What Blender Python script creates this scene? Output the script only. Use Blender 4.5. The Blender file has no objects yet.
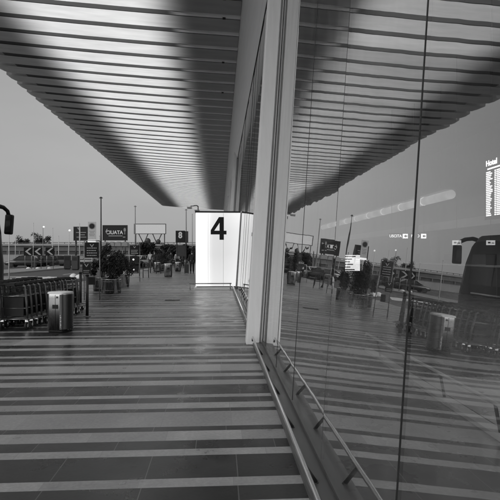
import bpy, bmesh, math, random
from mathutils import Vector, Matrix
R = math.radians
rnd = random.Random(7)
scene = bpy.context.scene
COL = scene.collection

# ------------------------------------------------------------------ camera
YAW = math.atan(30.5 / 500.0)
EYE = 1.5
cd = bpy.data.cameras.new("camera")
cam = bpy.data.objects.new("camera", cd)
COL.objects.link(cam)
cam.location = (0, 0, EYE)
cam.rotation_euler = (R(90), 0, -YAW)
cd.sensor_width = 36
cd.lens = 36.0
cd.shift_y = 4 / 500.0
cd.clip_start = 0.05
cd.clip_end = 6000
scene.camera = cam
scene.view_settings.view_transform = 'Standard'
scene.view_settings.look = 'None'
scene.view_settings.exposure = 0
scene.view_settings.gamma = 1
scene.render.engine = 'CYCLES'
scene.cycles.max_bounces = 8
scene.cycles.glossy_bounces = 4
scene.cycles.transparent_max_bounces = 12
scene.cycles.sample_clamp_indirect = 4.0


def P(u, d, z=0.0):
    """ground-plan point in the direction of photo column u at depth d"""
    xc = (u - 250) / 500.0 * d
    c, s = math.cos(YAW), math.sin(YAW)
    return Vector((xc * c + d * s, -xc * s + d * c, z))


# ------------------------------------------------------------------ materials (all greys: the place is seen in black and white)
def new_mat(name):
    m = bpy.data.materials.new(name)
    m.use_nodes = True
    nt = m.node_tree
    b = nt.nodes['Principled BSDF']
    return m, nt, b


def grey(v):
    return (v, v, v, 1)


def mat(name, v, rough=0.6, metal=0.0, var=0.15, scale=6.0, bump=0.0, stretch=(1, 1, 1), coat=0.0, spec=0.5, rvar=0.0):
    m, nt, b = new_mat(name)
    b.inputs['Roughness'].default_value = rough
    b.inputs['Metallic'].default_value = metal
    b.inputs['Specular IOR Level'].default_value = spec
    if coat:
        b.inputs['Coat Weight'].default_value = coat
    tc = nt.nodes.new('ShaderNodeTexCoord')
    mp = nt.nodes.new('ShaderNodeMapping')
    mp.inputs['Scale'].default_value = stretch
    nt.links.new(tc.outputs['Object'], mp.inputs['Vector'])
    n = nt.nodes.new('ShaderNodeTexNoise')
    n.inputs['Scale'].default_value = scale
    n.inputs['Detail'].default_value = 5
    n.inputs['Roughness'].default_value = 0.62
    nt.links.new(mp.outputs['Vector'], n.inputs['Vector'])
    r = nt.nodes.new('ShaderNodeValToRGB')
    r.color_ramp.elements[0].position = 0.28
    r.color_ramp.elements[1].position = 0.72
    r.color_ramp.elements[0].color = grey(v * (1 - var))
    r.color_ramp.elements[1].color = grey(min(0.95, v * (1 + var)))
    nt.links.new(n.outputs['Fac'], r.inputs['Fac'])
    nt.links.new(r.outputs['Color'], b.inputs['Base Color'])
    if rvar:
        mr = nt.nodes.new('ShaderNodeMapRange')
        mr.inputs['From Min'].default_value = 0.3
        mr.inputs['From Max'].default_value = 0.7
        mr.inputs['To Min'].default_value = max(0.03, rough - rvar)
        mr.inputs['To Max'].default_value = min(1, rough + rvar)
        nt.links.new(n.outputs['Fac'], mr.inputs['Value'])
        nt.links.new(mr.outputs['Result'], b.inputs['Roughness'])
    if bump:
        bp = nt.nodes.new('ShaderNodeBump')
        bp.inputs['Strength'].default_value = bump
        bp.inputs['Distance'].default_value = 0.02
        nt.links.new(n.outputs['Fac'], bp.inputs['Height'])
        nt.links.new(bp.outputs['Normal'], b.inputs['Normal'])
    return m


def emis(name, v, strength, var=0.06, scale=1.5):
    m, nt, b = new_mat(name)
    b.inputs['Base Color'].default_value = grey(0.7)
    b.inputs['Roughness'].default_value = 0.3
    tc = nt.nodes.new('ShaderNodeTexCoord')
    n = nt.nodes.new('ShaderNodeTexNoise')
    n.inputs['Scale'].default_value = scale
    nt.links.new(tc.outputs['Object'], n.inputs['Vector'])
    r = nt.nodes.new('ShaderNodeValToRGB')
    r.color_ramp.elements[0].position = 0.3
    r.color_ramp.elements[1].position = 0.7
    r.color_ramp.elements[0].color = grey(v * (1 - var))
    r.color_ramp.elements[1].color = grey(v)
    nt.links.new(n.outputs['Fac'], r.inputs['Fac'])
    nt.links.new(r.outputs['Color'], b.inputs['Emission Color'])
    b.inputs['Emission Strength'].default_value = strength
    return m


def mat_tile(name, v, joint, rough, pitch, jw, spec=0.5):
    """stone paving slabs: every slab its own tone, thin joints across each course"""
    m, nt, b = new_mat(name)
    b.inputs['Specular IOR Level'].default_value = spec
    L = nt.links.new
    N = nt.nodes.new
    tc = N('ShaderNodeTexCoord')
    sep = N('ShaderNodeSeparateXYZ')
    L(tc.outputs['Object'], sep.inputs[0])
    at = N('ShaderNodeAttribute'); at.attribute_name = 'course'
    off = N('ShaderNodeTexWhiteNoise'); off.noise_dimensions = '1D'
    L(at.outputs['Fac'], off.inputs['W'])
    a1 = N('ShaderNodeMath'); a1.operation = 'MULTIPLY'; a1.inputs[1].default_value = 1.0 / pitch
    L(sep.outputs['X'], a1.inputs[0])
    a2 = N('ShaderNodeMath'); a2.operation = 'ADD'
    L(a1.outputs[0], a2.inputs[0]); L(off.outputs['Value'], a2.inputs[1])
    fl = N('ShaderNodeMath'); fl.operation = 'FLOOR'; L(a2.outputs[0], fl.inputs[0])
    fr = N('ShaderNodeMath'); fr.operation = 'FRACT'; L(a2.outputs[0], fr.inputs[0])
    cmb = N('ShaderNodeCombineXYZ'); L(fl.outputs[0], cmb.inputs['X']); L(at.outputs['Fac'], cmb.inputs['Y'])
    wn = N('ShaderNodeTexWhiteNoise'); wn.noise_dimensions = '2D'; L(cmb.outputs[0], wn.inputs['Vector'])
    n = N('ShaderNodeTexNoise'); n.inputs['Scale'].default_value = 2.2; n.inputs['Detail'].default_value = 7
    n.inputs['Roughness'].default_value = 0.65
    L(tc.outputs['Object'], n.inputs['Vector'])
    n2 = N('ShaderNodeTexNoise'); n2.inputs['Scale'].default_value = 38; n2.inputs['Detail'].default_value = 3
    L(tc.outputs['Object'], n2.inputs['Vector'])
    k1 = N('ShaderNodeMapRange'); k1.inputs['To Min'].default_value = 0.82; k1.inputs['To Max'].default_value = 1.14
    L(wn.outputs['Value'], k1.inputs['Value'])
    k2 = N('ShaderNodeMapRange'); k2.inputs['From Min'].default_value = 0.25; k2.inputs['From Max'].default_value = 0.75
    k2.inputs['To Min'].default_value = 0.72; k2.inputs['To Max'].default_value = 1.25
    L(n.outputs['Fac'], k2.inputs['Value'])
    k3 = N('ShaderNodeMapRange'); k3.inputs['From Min'].default_value = 0.25; k3.inputs['From Max'].default_value = 0.75
    k3.inputs['To Min'].default_value = 0.86; k3.inputs['To Max'].default_value = 1.14
    L(n2.outputs['Fac'], k3.inputs['Value'])
    p1 = N('ShaderNodeMath'); p1.operation = 'MULTIPLY'; L(k1.outputs[0], p1.inputs[0]); L(k2.outputs[0], p1.inputs[1])
    p2 = N('ShaderNodeMath'); p2.operation = 'MULTIPLY'; L(p1.outputs[0], p2.inputs[0]); L(k3.outputs[0], p2.inputs[1])
    p3 = N('ShaderNodeMath'); p3.operation = 'MULTIPLY'; L(p2.outputs[0], p3.inputs[0]); p3.inputs[1].default_value = v
    jt = N('ShaderNodeMath'); jt.operation = 'LESS_THAN'; L(fr.outputs[0], jt.inputs[0]); jt.inputs[1].default_value = jw / pitch
    mx = N('ShaderNodeMix'); mx.data_type = 'FLOAT'
    L(jt.outputs[0], mx.inputs[0]); L(p3.outputs[0], mx.inputs[2]); mx.inputs[3].default_value = joint
    L(mx.outputs[0], b.inputs['Base Color'])
    vo = N('ShaderNodeTexVoronoi'); vo.inputs['Scale'].default_value = 2.6; L(tc.outputs['Object'], vo.inputs['Vector'])
    vs_ = N('ShaderNodeMapRange'); vs_.inputs['From Min'].default_value = 0.035; vs_.inputs['From Max'].default_value = 0.075
    vs_.inputs['To Min'].default_value = 0.62; vs_.inputs['To Max'].default_value = 1.0; L(vo.outputs['Distance'], vs_.inputs['Value'])
    n3 = N('ShaderNodeTexNoise'); n3.inputs['Scale'].default_value = 0.45; n3.inputs['Detail'].default_value = 8; n3.inputs['Roughness'].default_value = 0.7
    L(tc.outputs['Object'], n3.inputs['Vector'])
    k4 = N('ShaderNodeMapRange'); k4.inputs['From Min'].default_value = 0.3; k4.inputs['From Max'].default_value = 0.7
    k4.inputs['To Min'].default_value = 0.75; k4.inputs['To Max'].default_value = 1.2; L(n3.outputs['Fac'], k4.inputs['Value'])
    q1 = N('ShaderNodeMath'); q1.operation = 'MULTIPLY'; L(mx.outputs[0], q1.inputs[0]); L(vs_.outputs[0], q1.inputs[1])
    q2 = N('ShaderNodeMath'); q2.operation = 'MULTIPLY'; L(q1.outputs[0], q2.inputs[0]); L(k4.outputs[0], q2.inputs[1])
    L(q2.outputs[0], b.inputs['Base Color'])
    rr = N('ShaderNodeMapRange'); rr.inputs['From Min'].default_value = 0.3; rr.inputs['From Max'].default_value = 0.7
    rr.inputs['To Min'].default_value = rough - 0.10; rr.inputs['To Max'].default_value = rough + 0.12
    L(n.outputs['Fac'], rr.inputs['Value']); L(rr.outputs[0], b.inputs['Roughness'])
    bp = N('ShaderNodeBump'); bp.inputs['Strength'].default_value = 0.12; bp.inputs['Distance'].default_value = 0.004
    L(n2.outputs['Fac'], bp.inputs['Height']); L(bp.outputs[0], b.inputs['Normal'])
    return m


def mat_glass(name, lo, hi, tint, wave):
    m = bpy.data.materials.new(name)
    m.use_nodes = True
    nt = m.node_tree
    for n in list(nt.nodes):
        nt.nodes.remove(n)
    N, L = nt.nodes.new, nt.links.new
    out = N('ShaderNodeOutputMaterial')
    tr = N('ShaderNodeBsdfTransparent'); tr.inputs['Color'].default_value = grey(tint)
    gl = N('ShaderNodeBsdfGlossy'); gl.inputs['Roughness'].default_value = 0.0
    gl.inputs['Color'].default_value = grey(0.95)
    lw = N('ShaderNodeLayerWeight'); lw.inputs['Blend'].default_value = 0.5
    mr = N('ShaderNodeMapRange')
    mr.inputs['From Min'].default_value = 0.50; mr.inputs['From Max'].default_value = 0.88
    mr.inputs['To Min'].default_value = lo; mr.inputs['To Max'].default_value = hi
    L(lw.outputs['Facing'], mr.inputs['Value'])
    tc = N('ShaderNodeTexCoord')
    mp = N('ShaderNodeMapping'); mp.inputs['Scale'].default_value = (1, 1.0, 0.45)
    L(tc.outputs['Object'], mp.inputs['Vector'])
    n = N('ShaderNodeTexNoise'); n.inputs['Scale'].default_value = 2.4; n.inputs['Detail'].default_value = 1.5
    L(mp.outputs[0], n.inputs['Vector'])
    bp = N('ShaderNodeBump'); bp.inputs['Strength'].default_value = 1.0; bp.inputs['Distance'].default_value = wave
    L(n.outputs['Fac'], bp.inputs['Height']); L(bp.outputs[0], gl.inputs['Normal'])
    # thin dust film
    df = N('ShaderNodeBsdfDiffuse'); df.inputs['Color'].default_value = grey(0.5)
    n2 = N('ShaderNodeTexNoise'); n2.inputs['Scale'].default_value = 1.1; n2.inputs['Detail'].default_value = 6
    mp2 = N('ShaderNodeMapping'); mp2.inputs['Scale'].default_value = (1, 3, 0.6)
    L(tc.outputs['Object'], mp2.inputs['Vector']); L(mp2.outputs[0], n2.inputs['Vector'])
    kr = N('ShaderNodeMapRange'); kr.inputs['From Min'].default_value = 0.42; kr.inputs['From Max'].default_value = 0.75
    kr.inputs['To Min'].default_value = 0.01; kr.inputs['To Max'].default_value = 0.11
    L(n2.outputs['Fac'], kr.inputs['Value'])
    m1 = N('ShaderNodeMixShader'); L(mr.outputs[0], m1.inputs[0]); L(tr.outputs[0], m1.inputs[1]); L(gl.outputs[0], m1.inputs[2])
    m2 = N('ShaderNodeMixShader'); L(kr.outputs[0], m2.inputs[0]); L(m1.outputs[0], m2.inputs[1]); L(df.outputs[0], m2.inputs[2])
    L(m2.outputs[0], out.inputs['Surface'])
    return m


M = {}
M['tile_light'] = mat_tile('paving_light_slabs', 0.335, 0.26, 0.36, 0.62, 0.005)
M['tile_dark'] = mat_tile('paving_dark_slabs', 0.032, 0.12, 0.31, 0.62, 0.007, 0.34)
M['asphalt'] = mat('asphalt', 0.07, 0.8, var=0.25, scale=3, bump=0.2)
M['ground'] = mat('ground', 0.12, 0.9, var=0.3, scale=0.05)
M['kerb'] = mat('kerb_stone', 0.38, 0.75, var=0.15, scale=5, bump=0.1)
M['paint'] = mat('road_paint', 0.7, 0.6, var=0.15, scale=9)
M['island'] = mat('island_paving', 0.25, 0.8, var=0.2, scale=4)
M['canopy'] = mat('canopy_sheet', 0.62, 0.42, var=0.05, scale=1.2, stretch=(0.5, 2, 1), spec=0.35)
M['lip'] = mat('canopy_groove', 0.085, 0.6, var=0.08, scale=2)
M['groove_pale'] = mat('canopy_groove_pale', 0.9, 0.6, var=0.08, scale=2)
M['canopy_inner'] = mat('canopy_inner_sheet', 0.36, 0.45, var=0.05, scale=1.2)
M['soffit'] = mat('soffit_panel', 0.93, 0.48, metal=0.6, var=0.07, scale=5, stretch=(3, 0.12, 3))
M['pillar'] = mat('pillar_metal', 0.80, 0.45, var=0.05, scale=3, stretch=(6, 6, 0.6), rvar=0.06)
M['recess'] = mat('recess_profile', 0.48, 0.5, var=0.1, scale=4, stretch=(8, 8, 0.5))
M['joint'] = mat('black_seal', 0.02, 0.6, var=0.1)
M['sill'] = mat('sill_metal', 0.12, 0.38, metal=0.4, var=0.15, scale=5, stretch=(6, 0.6, 1), rvar=0.1)
M['steel'] = mat('brushed_steel', 0.46, 0.27, metal=1.0, var=0.02, scale=40, stretch=(1, 1, 0.04), rvar=0.012)
M['steel_shade'] = mat('shaded_steel', 0.10, 0.32, metal=1.0, var=0.04, scale=50, stretch=(1, 1, 0.05))
M['cart_tube'] = mat('trolley_tube', 0.34, 0.32, metal=0.9, var=0.1, scale=10)
M['steel_tube'] = mat('steel_tube', 0.92, 0.14, metal=1.0, var=0.06, scale=10)
M['dull_steel'] = mat('dull_steel', 0.34, 0.45, metal=0.8, var=0.12, scale=8)
M['black'] = mat('black_plastic', 0.014, 0.55, var=0.2, scale=8, spec=0.25)
M['rubber'] = mat('rubber', 0.018, 0.75, var=0.15, scale=10)
M['darkmetal'] = mat('dark_metal', 0.035, 0.5, metal=0.2, var=0.15, scale=5)
M['panel'] = mat('dark_sign_panel', 0.016, 0.5, var=0.12, scale=4, spec=0.25)
M['white'] = mat('white_paint', 0.78, 0.5, var=0.05, scale=4)
M['offwhite'] = mat('off_white', 0.5, 0.6, var=0.1, scale=4)
M['midgrey'] = mat('mid_grey', 0.26, 0.6, var=0.12, scale=3)
M['concrete'] = mat('concrete', 0.14, 0.85, var=0.2, scale=0.4, bump=0.1)
M['pale_concrete'] = mat('pale_concrete', 0.30, 0.85, var=0.12, scale=0.4)
M['dark_opening'] = mat('dark_opening', 0.06, 0.9, var=0.3, scale=0.3)
M['dome'] = mat('white_concrete', 0.74, 0.7, var=0.10, scale=7, bump=0.1)
M['pole'] = mat('pale_pole', 0.58, 0.5, var=0.06, scale=3)
M['carpaint'] = mat('dark_car_paint', 0.025, 0.25, var=0.1, coat=0.8)
M['carpaint_grey'] = mat('grey_car_paint', 0.12, 0.28, var=0.1, coat=0.8)
M['carpaint_white'] = mat('white_car_paint', 0.7, 0.3, var=0.04, coat=0.8)
M['carglass'] = mat('car_glass', 0.03, 0.08, var=0.05)
M['lamp'] = mat('lamp_lens', 0.75, 0.15, var=0.05)
M['coach'] = mat('coach_paint', 0.007, 0.35, var=0.1, spec=0.18)
M['soil'] = mat('soil', 0.04, 0.95, var=0.4, scale=20, bump=0.4)
M['leaf'] = mat('leaf_dark', 0.016, 0.6, var=0.5, scale=3)
M['bark'] = mat('bark', 0.05, 0.9, var=0.3, scale=12)
M['skin'] = mat('skin', 0.30, 0.6, var=0.06)
M['hair'] = mat('hair', 0.02, 0.6, var=0.2, scale=30)
M['cloth_black'] = mat('black_cloth', 0.016, 0.9, var=0.25, scale=14)
M['cloth_dark'] = mat('dark_cloth', 0.04, 0.9, var=0.25, scale=14)
M['cloth_pale'] = mat('pale_cloth', 0.42, 0.9, var=0.15, scale=14)
M['int_wall'] = mat('interior_wall', 0.35, 0.7, var=0.12, scale=0.8)
M['int_floor'] = mat('interior_floor', 0.16, 0.28, var=0.2, scale=1.5, rvar=0.08)
M['int_light_pool'] = mat('interior_light_pool', 0.45, 0.3, var=0.3, scale=0.9, rvar=0.1)
M['int_ceiling'] = mat('interior_ceiling', 0.25, 0.8, var=0.1, scale=1)
M['int_band'] = mat('interior_band', 0.65, 0.7, var=0.08, scale=1)
M['counter'] = mat('counter', 0.07, 0.4, var=0.15, scale=3)
M['glass'] = mat_glass('coated_facade_glass', 0.46, 0.88, 0.85, 0.0010)
M['e_tube'] = emis('lit_tube', 1.0, 0.50, var=0.5, scale=0.9)
M['e_text'] = emis('lit_text', 1.0, 2.6, var=0.1)
M['e_dim'] = emis('lit_dim', 1.0, 0.9, var=0.2, scale=6)
M['e_lamp'] = emis('lit_lamp', 1.0, 0.8)
M['e_info'] = emis('lit_info_panel', 1.0, 3.0, var=0.15, scale=3)


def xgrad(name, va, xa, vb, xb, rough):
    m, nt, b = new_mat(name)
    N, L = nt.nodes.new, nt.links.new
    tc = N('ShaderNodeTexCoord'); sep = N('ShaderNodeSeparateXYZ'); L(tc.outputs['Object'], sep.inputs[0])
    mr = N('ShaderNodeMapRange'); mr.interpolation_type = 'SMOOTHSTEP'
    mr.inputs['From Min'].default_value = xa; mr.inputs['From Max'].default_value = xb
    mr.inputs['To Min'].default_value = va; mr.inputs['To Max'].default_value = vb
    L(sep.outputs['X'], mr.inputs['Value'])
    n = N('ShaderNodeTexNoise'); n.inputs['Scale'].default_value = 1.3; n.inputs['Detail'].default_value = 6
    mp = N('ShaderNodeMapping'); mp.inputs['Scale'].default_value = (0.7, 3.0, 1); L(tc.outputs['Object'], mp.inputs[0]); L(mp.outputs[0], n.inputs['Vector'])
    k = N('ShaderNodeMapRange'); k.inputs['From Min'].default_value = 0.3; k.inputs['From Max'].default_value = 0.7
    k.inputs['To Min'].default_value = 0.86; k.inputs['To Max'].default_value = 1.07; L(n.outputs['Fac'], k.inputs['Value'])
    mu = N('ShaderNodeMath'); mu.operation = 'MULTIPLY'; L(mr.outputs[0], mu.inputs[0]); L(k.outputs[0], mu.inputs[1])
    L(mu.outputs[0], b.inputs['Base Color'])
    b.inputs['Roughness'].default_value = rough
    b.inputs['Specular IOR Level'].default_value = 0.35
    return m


M['canopy'] = xgrad('canopy_sheet', 0.64, -2.3, 0.34, -0.7, 0.42)  # uplight falloff put into the sheet colour: darker towards the wall
M['groove'] = xgrad('canopy_groove', 0.06, -1.75, 0.85, -1.1, 0.6)  # gap shade and the lighter inner lines put into the groove colour


def mat_lightbox():
    m, nt, b = new_mat('lit_box_sheet')
    N, L = nt.nodes.new, nt.links.new
    b.inputs['Base Color'].default_value = grey(0.3)
    b.inputs['Roughness'].default_value = 0.35
    tc = N('ShaderNodeTexCoord')
    sep = N('ShaderNodeSeparateXYZ'); L(tc.outputs['Object'], sep.inputs[0])
    rx = N('ShaderNodeValToRGB')
    e = rx.color_ramp.elements
    e[0].position = 0.0; e[0].color = grey(1.0)
    e[1].position = 1.0; e[1].color = grey(0.80)
    for p_, v_ in ((0.30, 1.0), (0.325, 0.80), (0.40, 0.70), (0.55, 0.67), (0.75, 0.72)):
        q = e.new(p_); q.color = grey(v_)
    mx = N('ShaderNodeMapRange'); mx.inputs['From Min'].default_value = 0.0; mx.inputs['From Max'].default_value = 1.85
    L(sep.outputs['X'], mx.inputs['Value']); L(mx.outputs[0], rx.inputs['Fac'])
    rz = N('ShaderNodeValToRGB')
    e = rz.color_ramp.elements
    e[0].position = 0.0; e[0].color = grey(1.18)
    e[1].position = 1.0; e[1].color = grey(1.22)
    for p_, v_ in ((0.14, 1.15), (0.45, 1.0), (0.75, 1.03), (0.9, 1.15)):
        q = e.new(p_); q.color = grey(v_)
    mz = N('ShaderNodeMapRange'); mz.inputs['From Min'].default_value = 0.0; mz.inputs['From Max'].default_value = 3.3
    L(sep.outputs['Z'], mz.inputs['Value']); L(mz.outputs[0], rz.inputs['Fac'])
    mul = N('ShaderNodeMath'); mul.operation = 'MULTIPLY'
    L(rx.outputs[0], mul.inputs[0]); L(rz.outputs[0], mul.inputs[1])
    L(mul.outputs[0], b.inputs['Emission Color'])
    b.inputs['Emission Strength'].default_value = 0.88
    return m


M['e_box'] = mat_lightbox()


# ------------------------------------------------------------------ mesh helpers
class MB:
    def __init__(self):
        self.bm = bmesh.new()

    def face(self, pts, mi=0):
        vs = [self.bm.verts.new(p) for p in pts]
        f = self.bm.faces.new(vs)
        f.material_index = mi
        return f

    def box(self, a, b, mi=0, mtx=None):
        x0, y0, z0 = a
        x1, y1, z1 = b
        v = [Vector(p) for p in ((x0, y0, z0), (x1, y0, z0), (x1, y1, z0), (x0, y1, z0),
                                 (x0, y0, z1), (x1, y0, z1), (x1, y1, z1), (x0, y1, z1))]
        if mtx:
            v = [mtx @ p for p in v]
        vs = [self.bm.verts.new(p) for p in v]
        for q in ((0, 3, 2, 1), (4, 5, 6, 7), (0, 1, 5, 4), (1, 2, 6, 5), (2, 3, 7, 6), (3, 0, 4, 7)):
            self.bm.faces.new([vs[i] for i in q]).material_index = mi
        return self

    def tube(self, pts, r, n=10, mi=0, cap=True, radii=None):
        pts = [Vector(p) for p in pts]
        rings = []
        prev = None
        for i, p in enumerate(pts):
            if i == 0:
                t = pts[1] - pts[0]
            elif i == len(pts) - 1:
                t = pts[-1] - pts[-2]
            else:
                t = (pts[i + 1] - p).normalized() + (p - pts[i - 1]).normalized()
            t.normalize()
            if prev is None:
                a = Vector((0, 0, 1)) if abs(t.z) < 0.9 else Vector((1, 0, 0))
                u = t.cross(a).normalized()
            else:
                u = (prev - t * prev.dot(t)).normalized()
            prev = u
            w = t.cross(u)
            rr = radii[i] if radii else r
            rings.append([self.bm.verts.new(p + (u * math.cos(2 * math.pi * k / n) + w * math.sin(2 * math.pi * k / n)) * rr) for k in range(n)])
        for i in range(len(rings) - 1):
            for k in range(n):
                f = self.bm.faces.new((rings[i][k], rings[i][(k + 1) % n], rings[i + 1][(k + 1) % n], rings[i + 1][k]))
                f.material_index = mi
                f.smooth = True
        if cap:
            self.bm.faces.new(rings[0][::-1]).material_index = mi
            self.bm.faces.new(rings[-1]).material_index = mi
        return self

    def lathe(self, prof, n=32, mi=0, c=(0, 0, 0), smooth=True, sx=1.0):
        rings = []
        for r, z in prof:
            rings.append([self.bm.verts.new((c[0] + r * sx * math.cos(2 * math.pi * k / n), c[1] + r * math.sin(2 * math.pi * k / n), c[2] + z)) for k in range(n)])
        for i in range(len(rings) - 1):
            for k in range(n):
                f = self.bm.faces.new((rings[i][k], rings[i][(k + 1) % n], rings[i + 1][(k + 1) % n], rings[i + 1][k]))
                f.material_index = mi
                f.smooth = smooth
        self.bm.faces.new(rings[0][::-1]).material_index = mi
        self.bm.faces.new(rings[-1]).material_index = mi
        return self

    def prism(self, poly, y0, y1, mi=0, axis='y'):
        """poly in (a,b) extruded along an axis: 'y' -> (a,y,b); 'x' -> (x,a,b); 'z' -> (a,b,z)"""
        def mk(a, b, t):
            return {'y': (a, t, b), 'x': (t, a, b), 'z': (a, b, t)}[axis]
        v0 = [self.bm.verts.new(mk(a, b, y0)) for a, b in poly]
        v1 = [self.bm.verts.new(mk(a, b, y1)) for a, b in poly]
        n = len(poly)
        self.bm.faces.new(v0).material_index = mi
        self.bm.faces.new(v1[::-1]).material_index = mi
        for i in range(n):
            self.bm.faces.new((v0[i], v1[i], v1[(i + 1) % n], v0[(i + 1) % n])).material_index = mi
        return self

    def ball(self, c, r, sx=1, sy=1, sz=1, seg=16, mi=0):
        mtx = Matrix.Translation(c) @ Matrix.Diagonal((sx, sy, sz, 1))
        res = bmesh.ops.create_uvsphere(self.bm, u_segments=seg, v_segments=max(6, seg // 2), radius=r, matrix=mtx)
        for v in res['verts']:
            for f in v.link_faces:
                f.smooth = True
                f.material_index = mi
        return self

    def bevel(self, w, seg=2, angle=40):
        self.bm.normal_update()
        ed = [e for e in self.bm.edges if len(e.link_faces) == 2 and e.calc_face_angle(0) > R(angle)]
        bmesh.ops.bevel(self.bm, geom=ed, offset=w, segments=seg, affect='EDGES', profile=0.6, clamp_overlap=True)
        return self


def obj(name, mb, m, parent=None, recalc=True, loc=None):
    bm = mb.bm
    if recalc:
        bmesh.ops.recalc_face_normals(bm, faces=bm.faces)
    me = bpy.data.meshes.new(name)
    bm.to_mesh(me)
    bm.free()
    for x in (m if isinstance(m, (list, tuple)) else [m]):
        me.materials.append(x)
    o = bpy.data.objects.new(name, me)
    COL.objects.link(o)
    if parent:
        o.parent = parent
    if loc is not None:
        o.location = loc
    return o


def tag(o, label, cat, group=None):
    o['label'] = label
    o['category'] = cat
    if group:
        o['group'] = group
    return o


def thing(name, label, cat, loc=(0, 0, 0), rz=0.0, group=None):
    o = bpy.data.objects.new(name, None)
    o.empty_display_size = 0.2
    COL.objects.link(o)
    o.location = loc
    o.rotation_euler = (0, 0, rz)
    return tag(o, label, cat, group)


def struct(name, mb, m):
    o = obj(name, mb, m)
    o['kind'] = 'structure'
    return o


def dup(root, loc, rz, label, group=None, scale=None):
    r = root.copy()
    COL.objects.link(r)
    r.location = loc
    r.rotation_euler = (0, 0, rz)
    if scale:
        r.scale = (scale,) * 3
    r['label'] = label
    if group:
        r['group'] = group
    for ch in list(root.children):
        c = ch.copy()
        COL.objects.link(c)
        c.parent = r
        for g in list(ch.children):
            d = g.copy()
            COL.objects.link(d)
            d.parent = c
    return r


def text_obj(name, body, size, m, parent, mtx, depth=0.006, sx=1.0, bold=0.0):
    cu = bpy.data.curves.new(name, 'FONT')
    cu.body = body
    cu.size = size
    cu.extrude = depth
    cu.offset = bold
    cu.align_x = 'CENTER'
    cu.align_y = 'CENTER'
    t = bpy.data.objects.new(name + '_curve', cu)
    COL.objects.link(t)
    dg = bpy.context.evaluated_depsgraph_get()
    me = bpy.data.meshes.new_from_object(t.evaluated_get(dg))
    bpy.data.objects.remove(t)
    bpy.data.curves.remove(cu)
    me.transform(mtx @ Matrix.Diagonal((sx, 1, 1, 1)))
    me.materials.clear()
    me.materials.append(m)
    o = bpy.data.objects.new(name, me)
    COL.objects.link(o)
    o.parent = parent
    return o


FACE = Matrix.Rotation(R(90), 4, 'X')          # text standing up, read from -y

# ------------------------------------------------------------------ light and sky
w = bpy.data.worlds.new("World")
scene.world = w
w.use_nodes = True
nt = w.node_tree
bg = nt.nodes['Background']
sky = nt.nodes.new('ShaderNodeTexSky')
sky.sky_type = 'NISHITA'
sky.sun_disc = False
SUN_EL, SUN_AZ = R(28), R(226)                  # low, from the road side and a little behind
sky.sun_elevation = SUN_EL
sky.sun_rotation = SUN_AZ
sky.dust_density = 4.0
sky.air_density = 1.2
bw = nt.nodes.new('ShaderNodeRGBToBW')
nt.links.new(sky.outputs[0], bw.inputs[0])
# overcast: thin cloud layer levels the sky
clouds = nt.nodes.new('ShaderNodeMix'); clouds.data_type = 'FLOAT'
clouds.inputs[0].default_value = 0.72
nt.links.new(bw.outputs[0], clouds.inputs[2])
tcw = nt.nodes.new('ShaderNodeTexCoord')
nz = nt.nodes.new('ShaderNodeTexNoise'); nz.inputs['Scale'].default_value = 1.6; nz.inputs['Detail'].default_value = 4
mpw = nt.nodes.new('ShaderNodeMapping'); mpw.inputs['Scale'].default_value = (1, 1, 3)
nt.links.new(tcw.outputs['Generated'], mpw.inputs[0]); nt.links.new(mpw.outputs[0], nz.inputs['Vector'])
mrw = nt.nodes.new('ShaderNodeMapRange')
mrw.inputs['From Min'].default_value = 0.3; mrw.inputs['From Max'].default_value = 0.7
mrw.inputs['To Min'].default_value = 4.1; mrw.inputs['To Max'].default_value = 5.3
nt.links.new(nz.outputs['Fac'], mrw.inputs['Value'])
nt.links.new(mrw.outputs[0], clouds.inputs[3])
sepw = nt.nodes.new('ShaderNodeSeparateXYZ'); nt.links.new(tcw.outputs['Generated'], sepw.inputs[0])
grw = nt.nodes.new('ShaderNodeMapRange'); grw.inputs['From Min'].default_value = 0.0; grw.inputs['From Max'].default_value = 0.6
grw.inputs['To Min'].default_value = 1.06; grw.inputs['To Max'].default_value = 0.92; nt.links.new(sepw.outputs['Z'], grw.inputs['Value'])
muw = nt.nodes.new('ShaderNodeMath'); muw.operation = 'MULTIPLY'
nt.links.new(clouds.outputs[0], muw.inputs[0]); nt.links.new(grw.outputs[0], muw.inputs[1])
nt.links.new(muw.outputs[0], bg.inputs['Color'])
bg.inputs['Strength'].default_value = 0.094

sd = bpy.data.lights.new("sun", 'SUN')
sd.energy = 1.3
sd.angle = R(50)
sd.color = (1, 1, 1)
so = bpy.data.objects.new("sun", sd)
COL.objects.link(so)
sdir = Vector((math.sin(SUN_AZ) * math.cos(SUN_EL), math.cos(SUN_AZ) * math.cos(SUN_EL), math.sin(SUN_EL)))
so.rotation_euler = sdir.to_track_quat('Z', 'Y').to_euler()
so.location = (-30, -10, 40)

# uplights washing the underside of the canopy (it is lit in the photograph)
for k in range(12):
    ld = bpy.data.lights.new("canopy_uplight", 'AREA')
    ld.shape = 'RECTANGLE'
    ld.size = 4.9
    ld.size_y = 8.4
    ld.energy = 165
    ld.spread = R(24)
    lo = bpy.data.objects.new("canopy_uplight", ld)
    COL.objects.link(lo)
    lo.location = (-4.4, -8 + 4.2 + k * 8.4, 3.9)
    lo.rotation_euler = (R(180), 0, 0)

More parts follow.
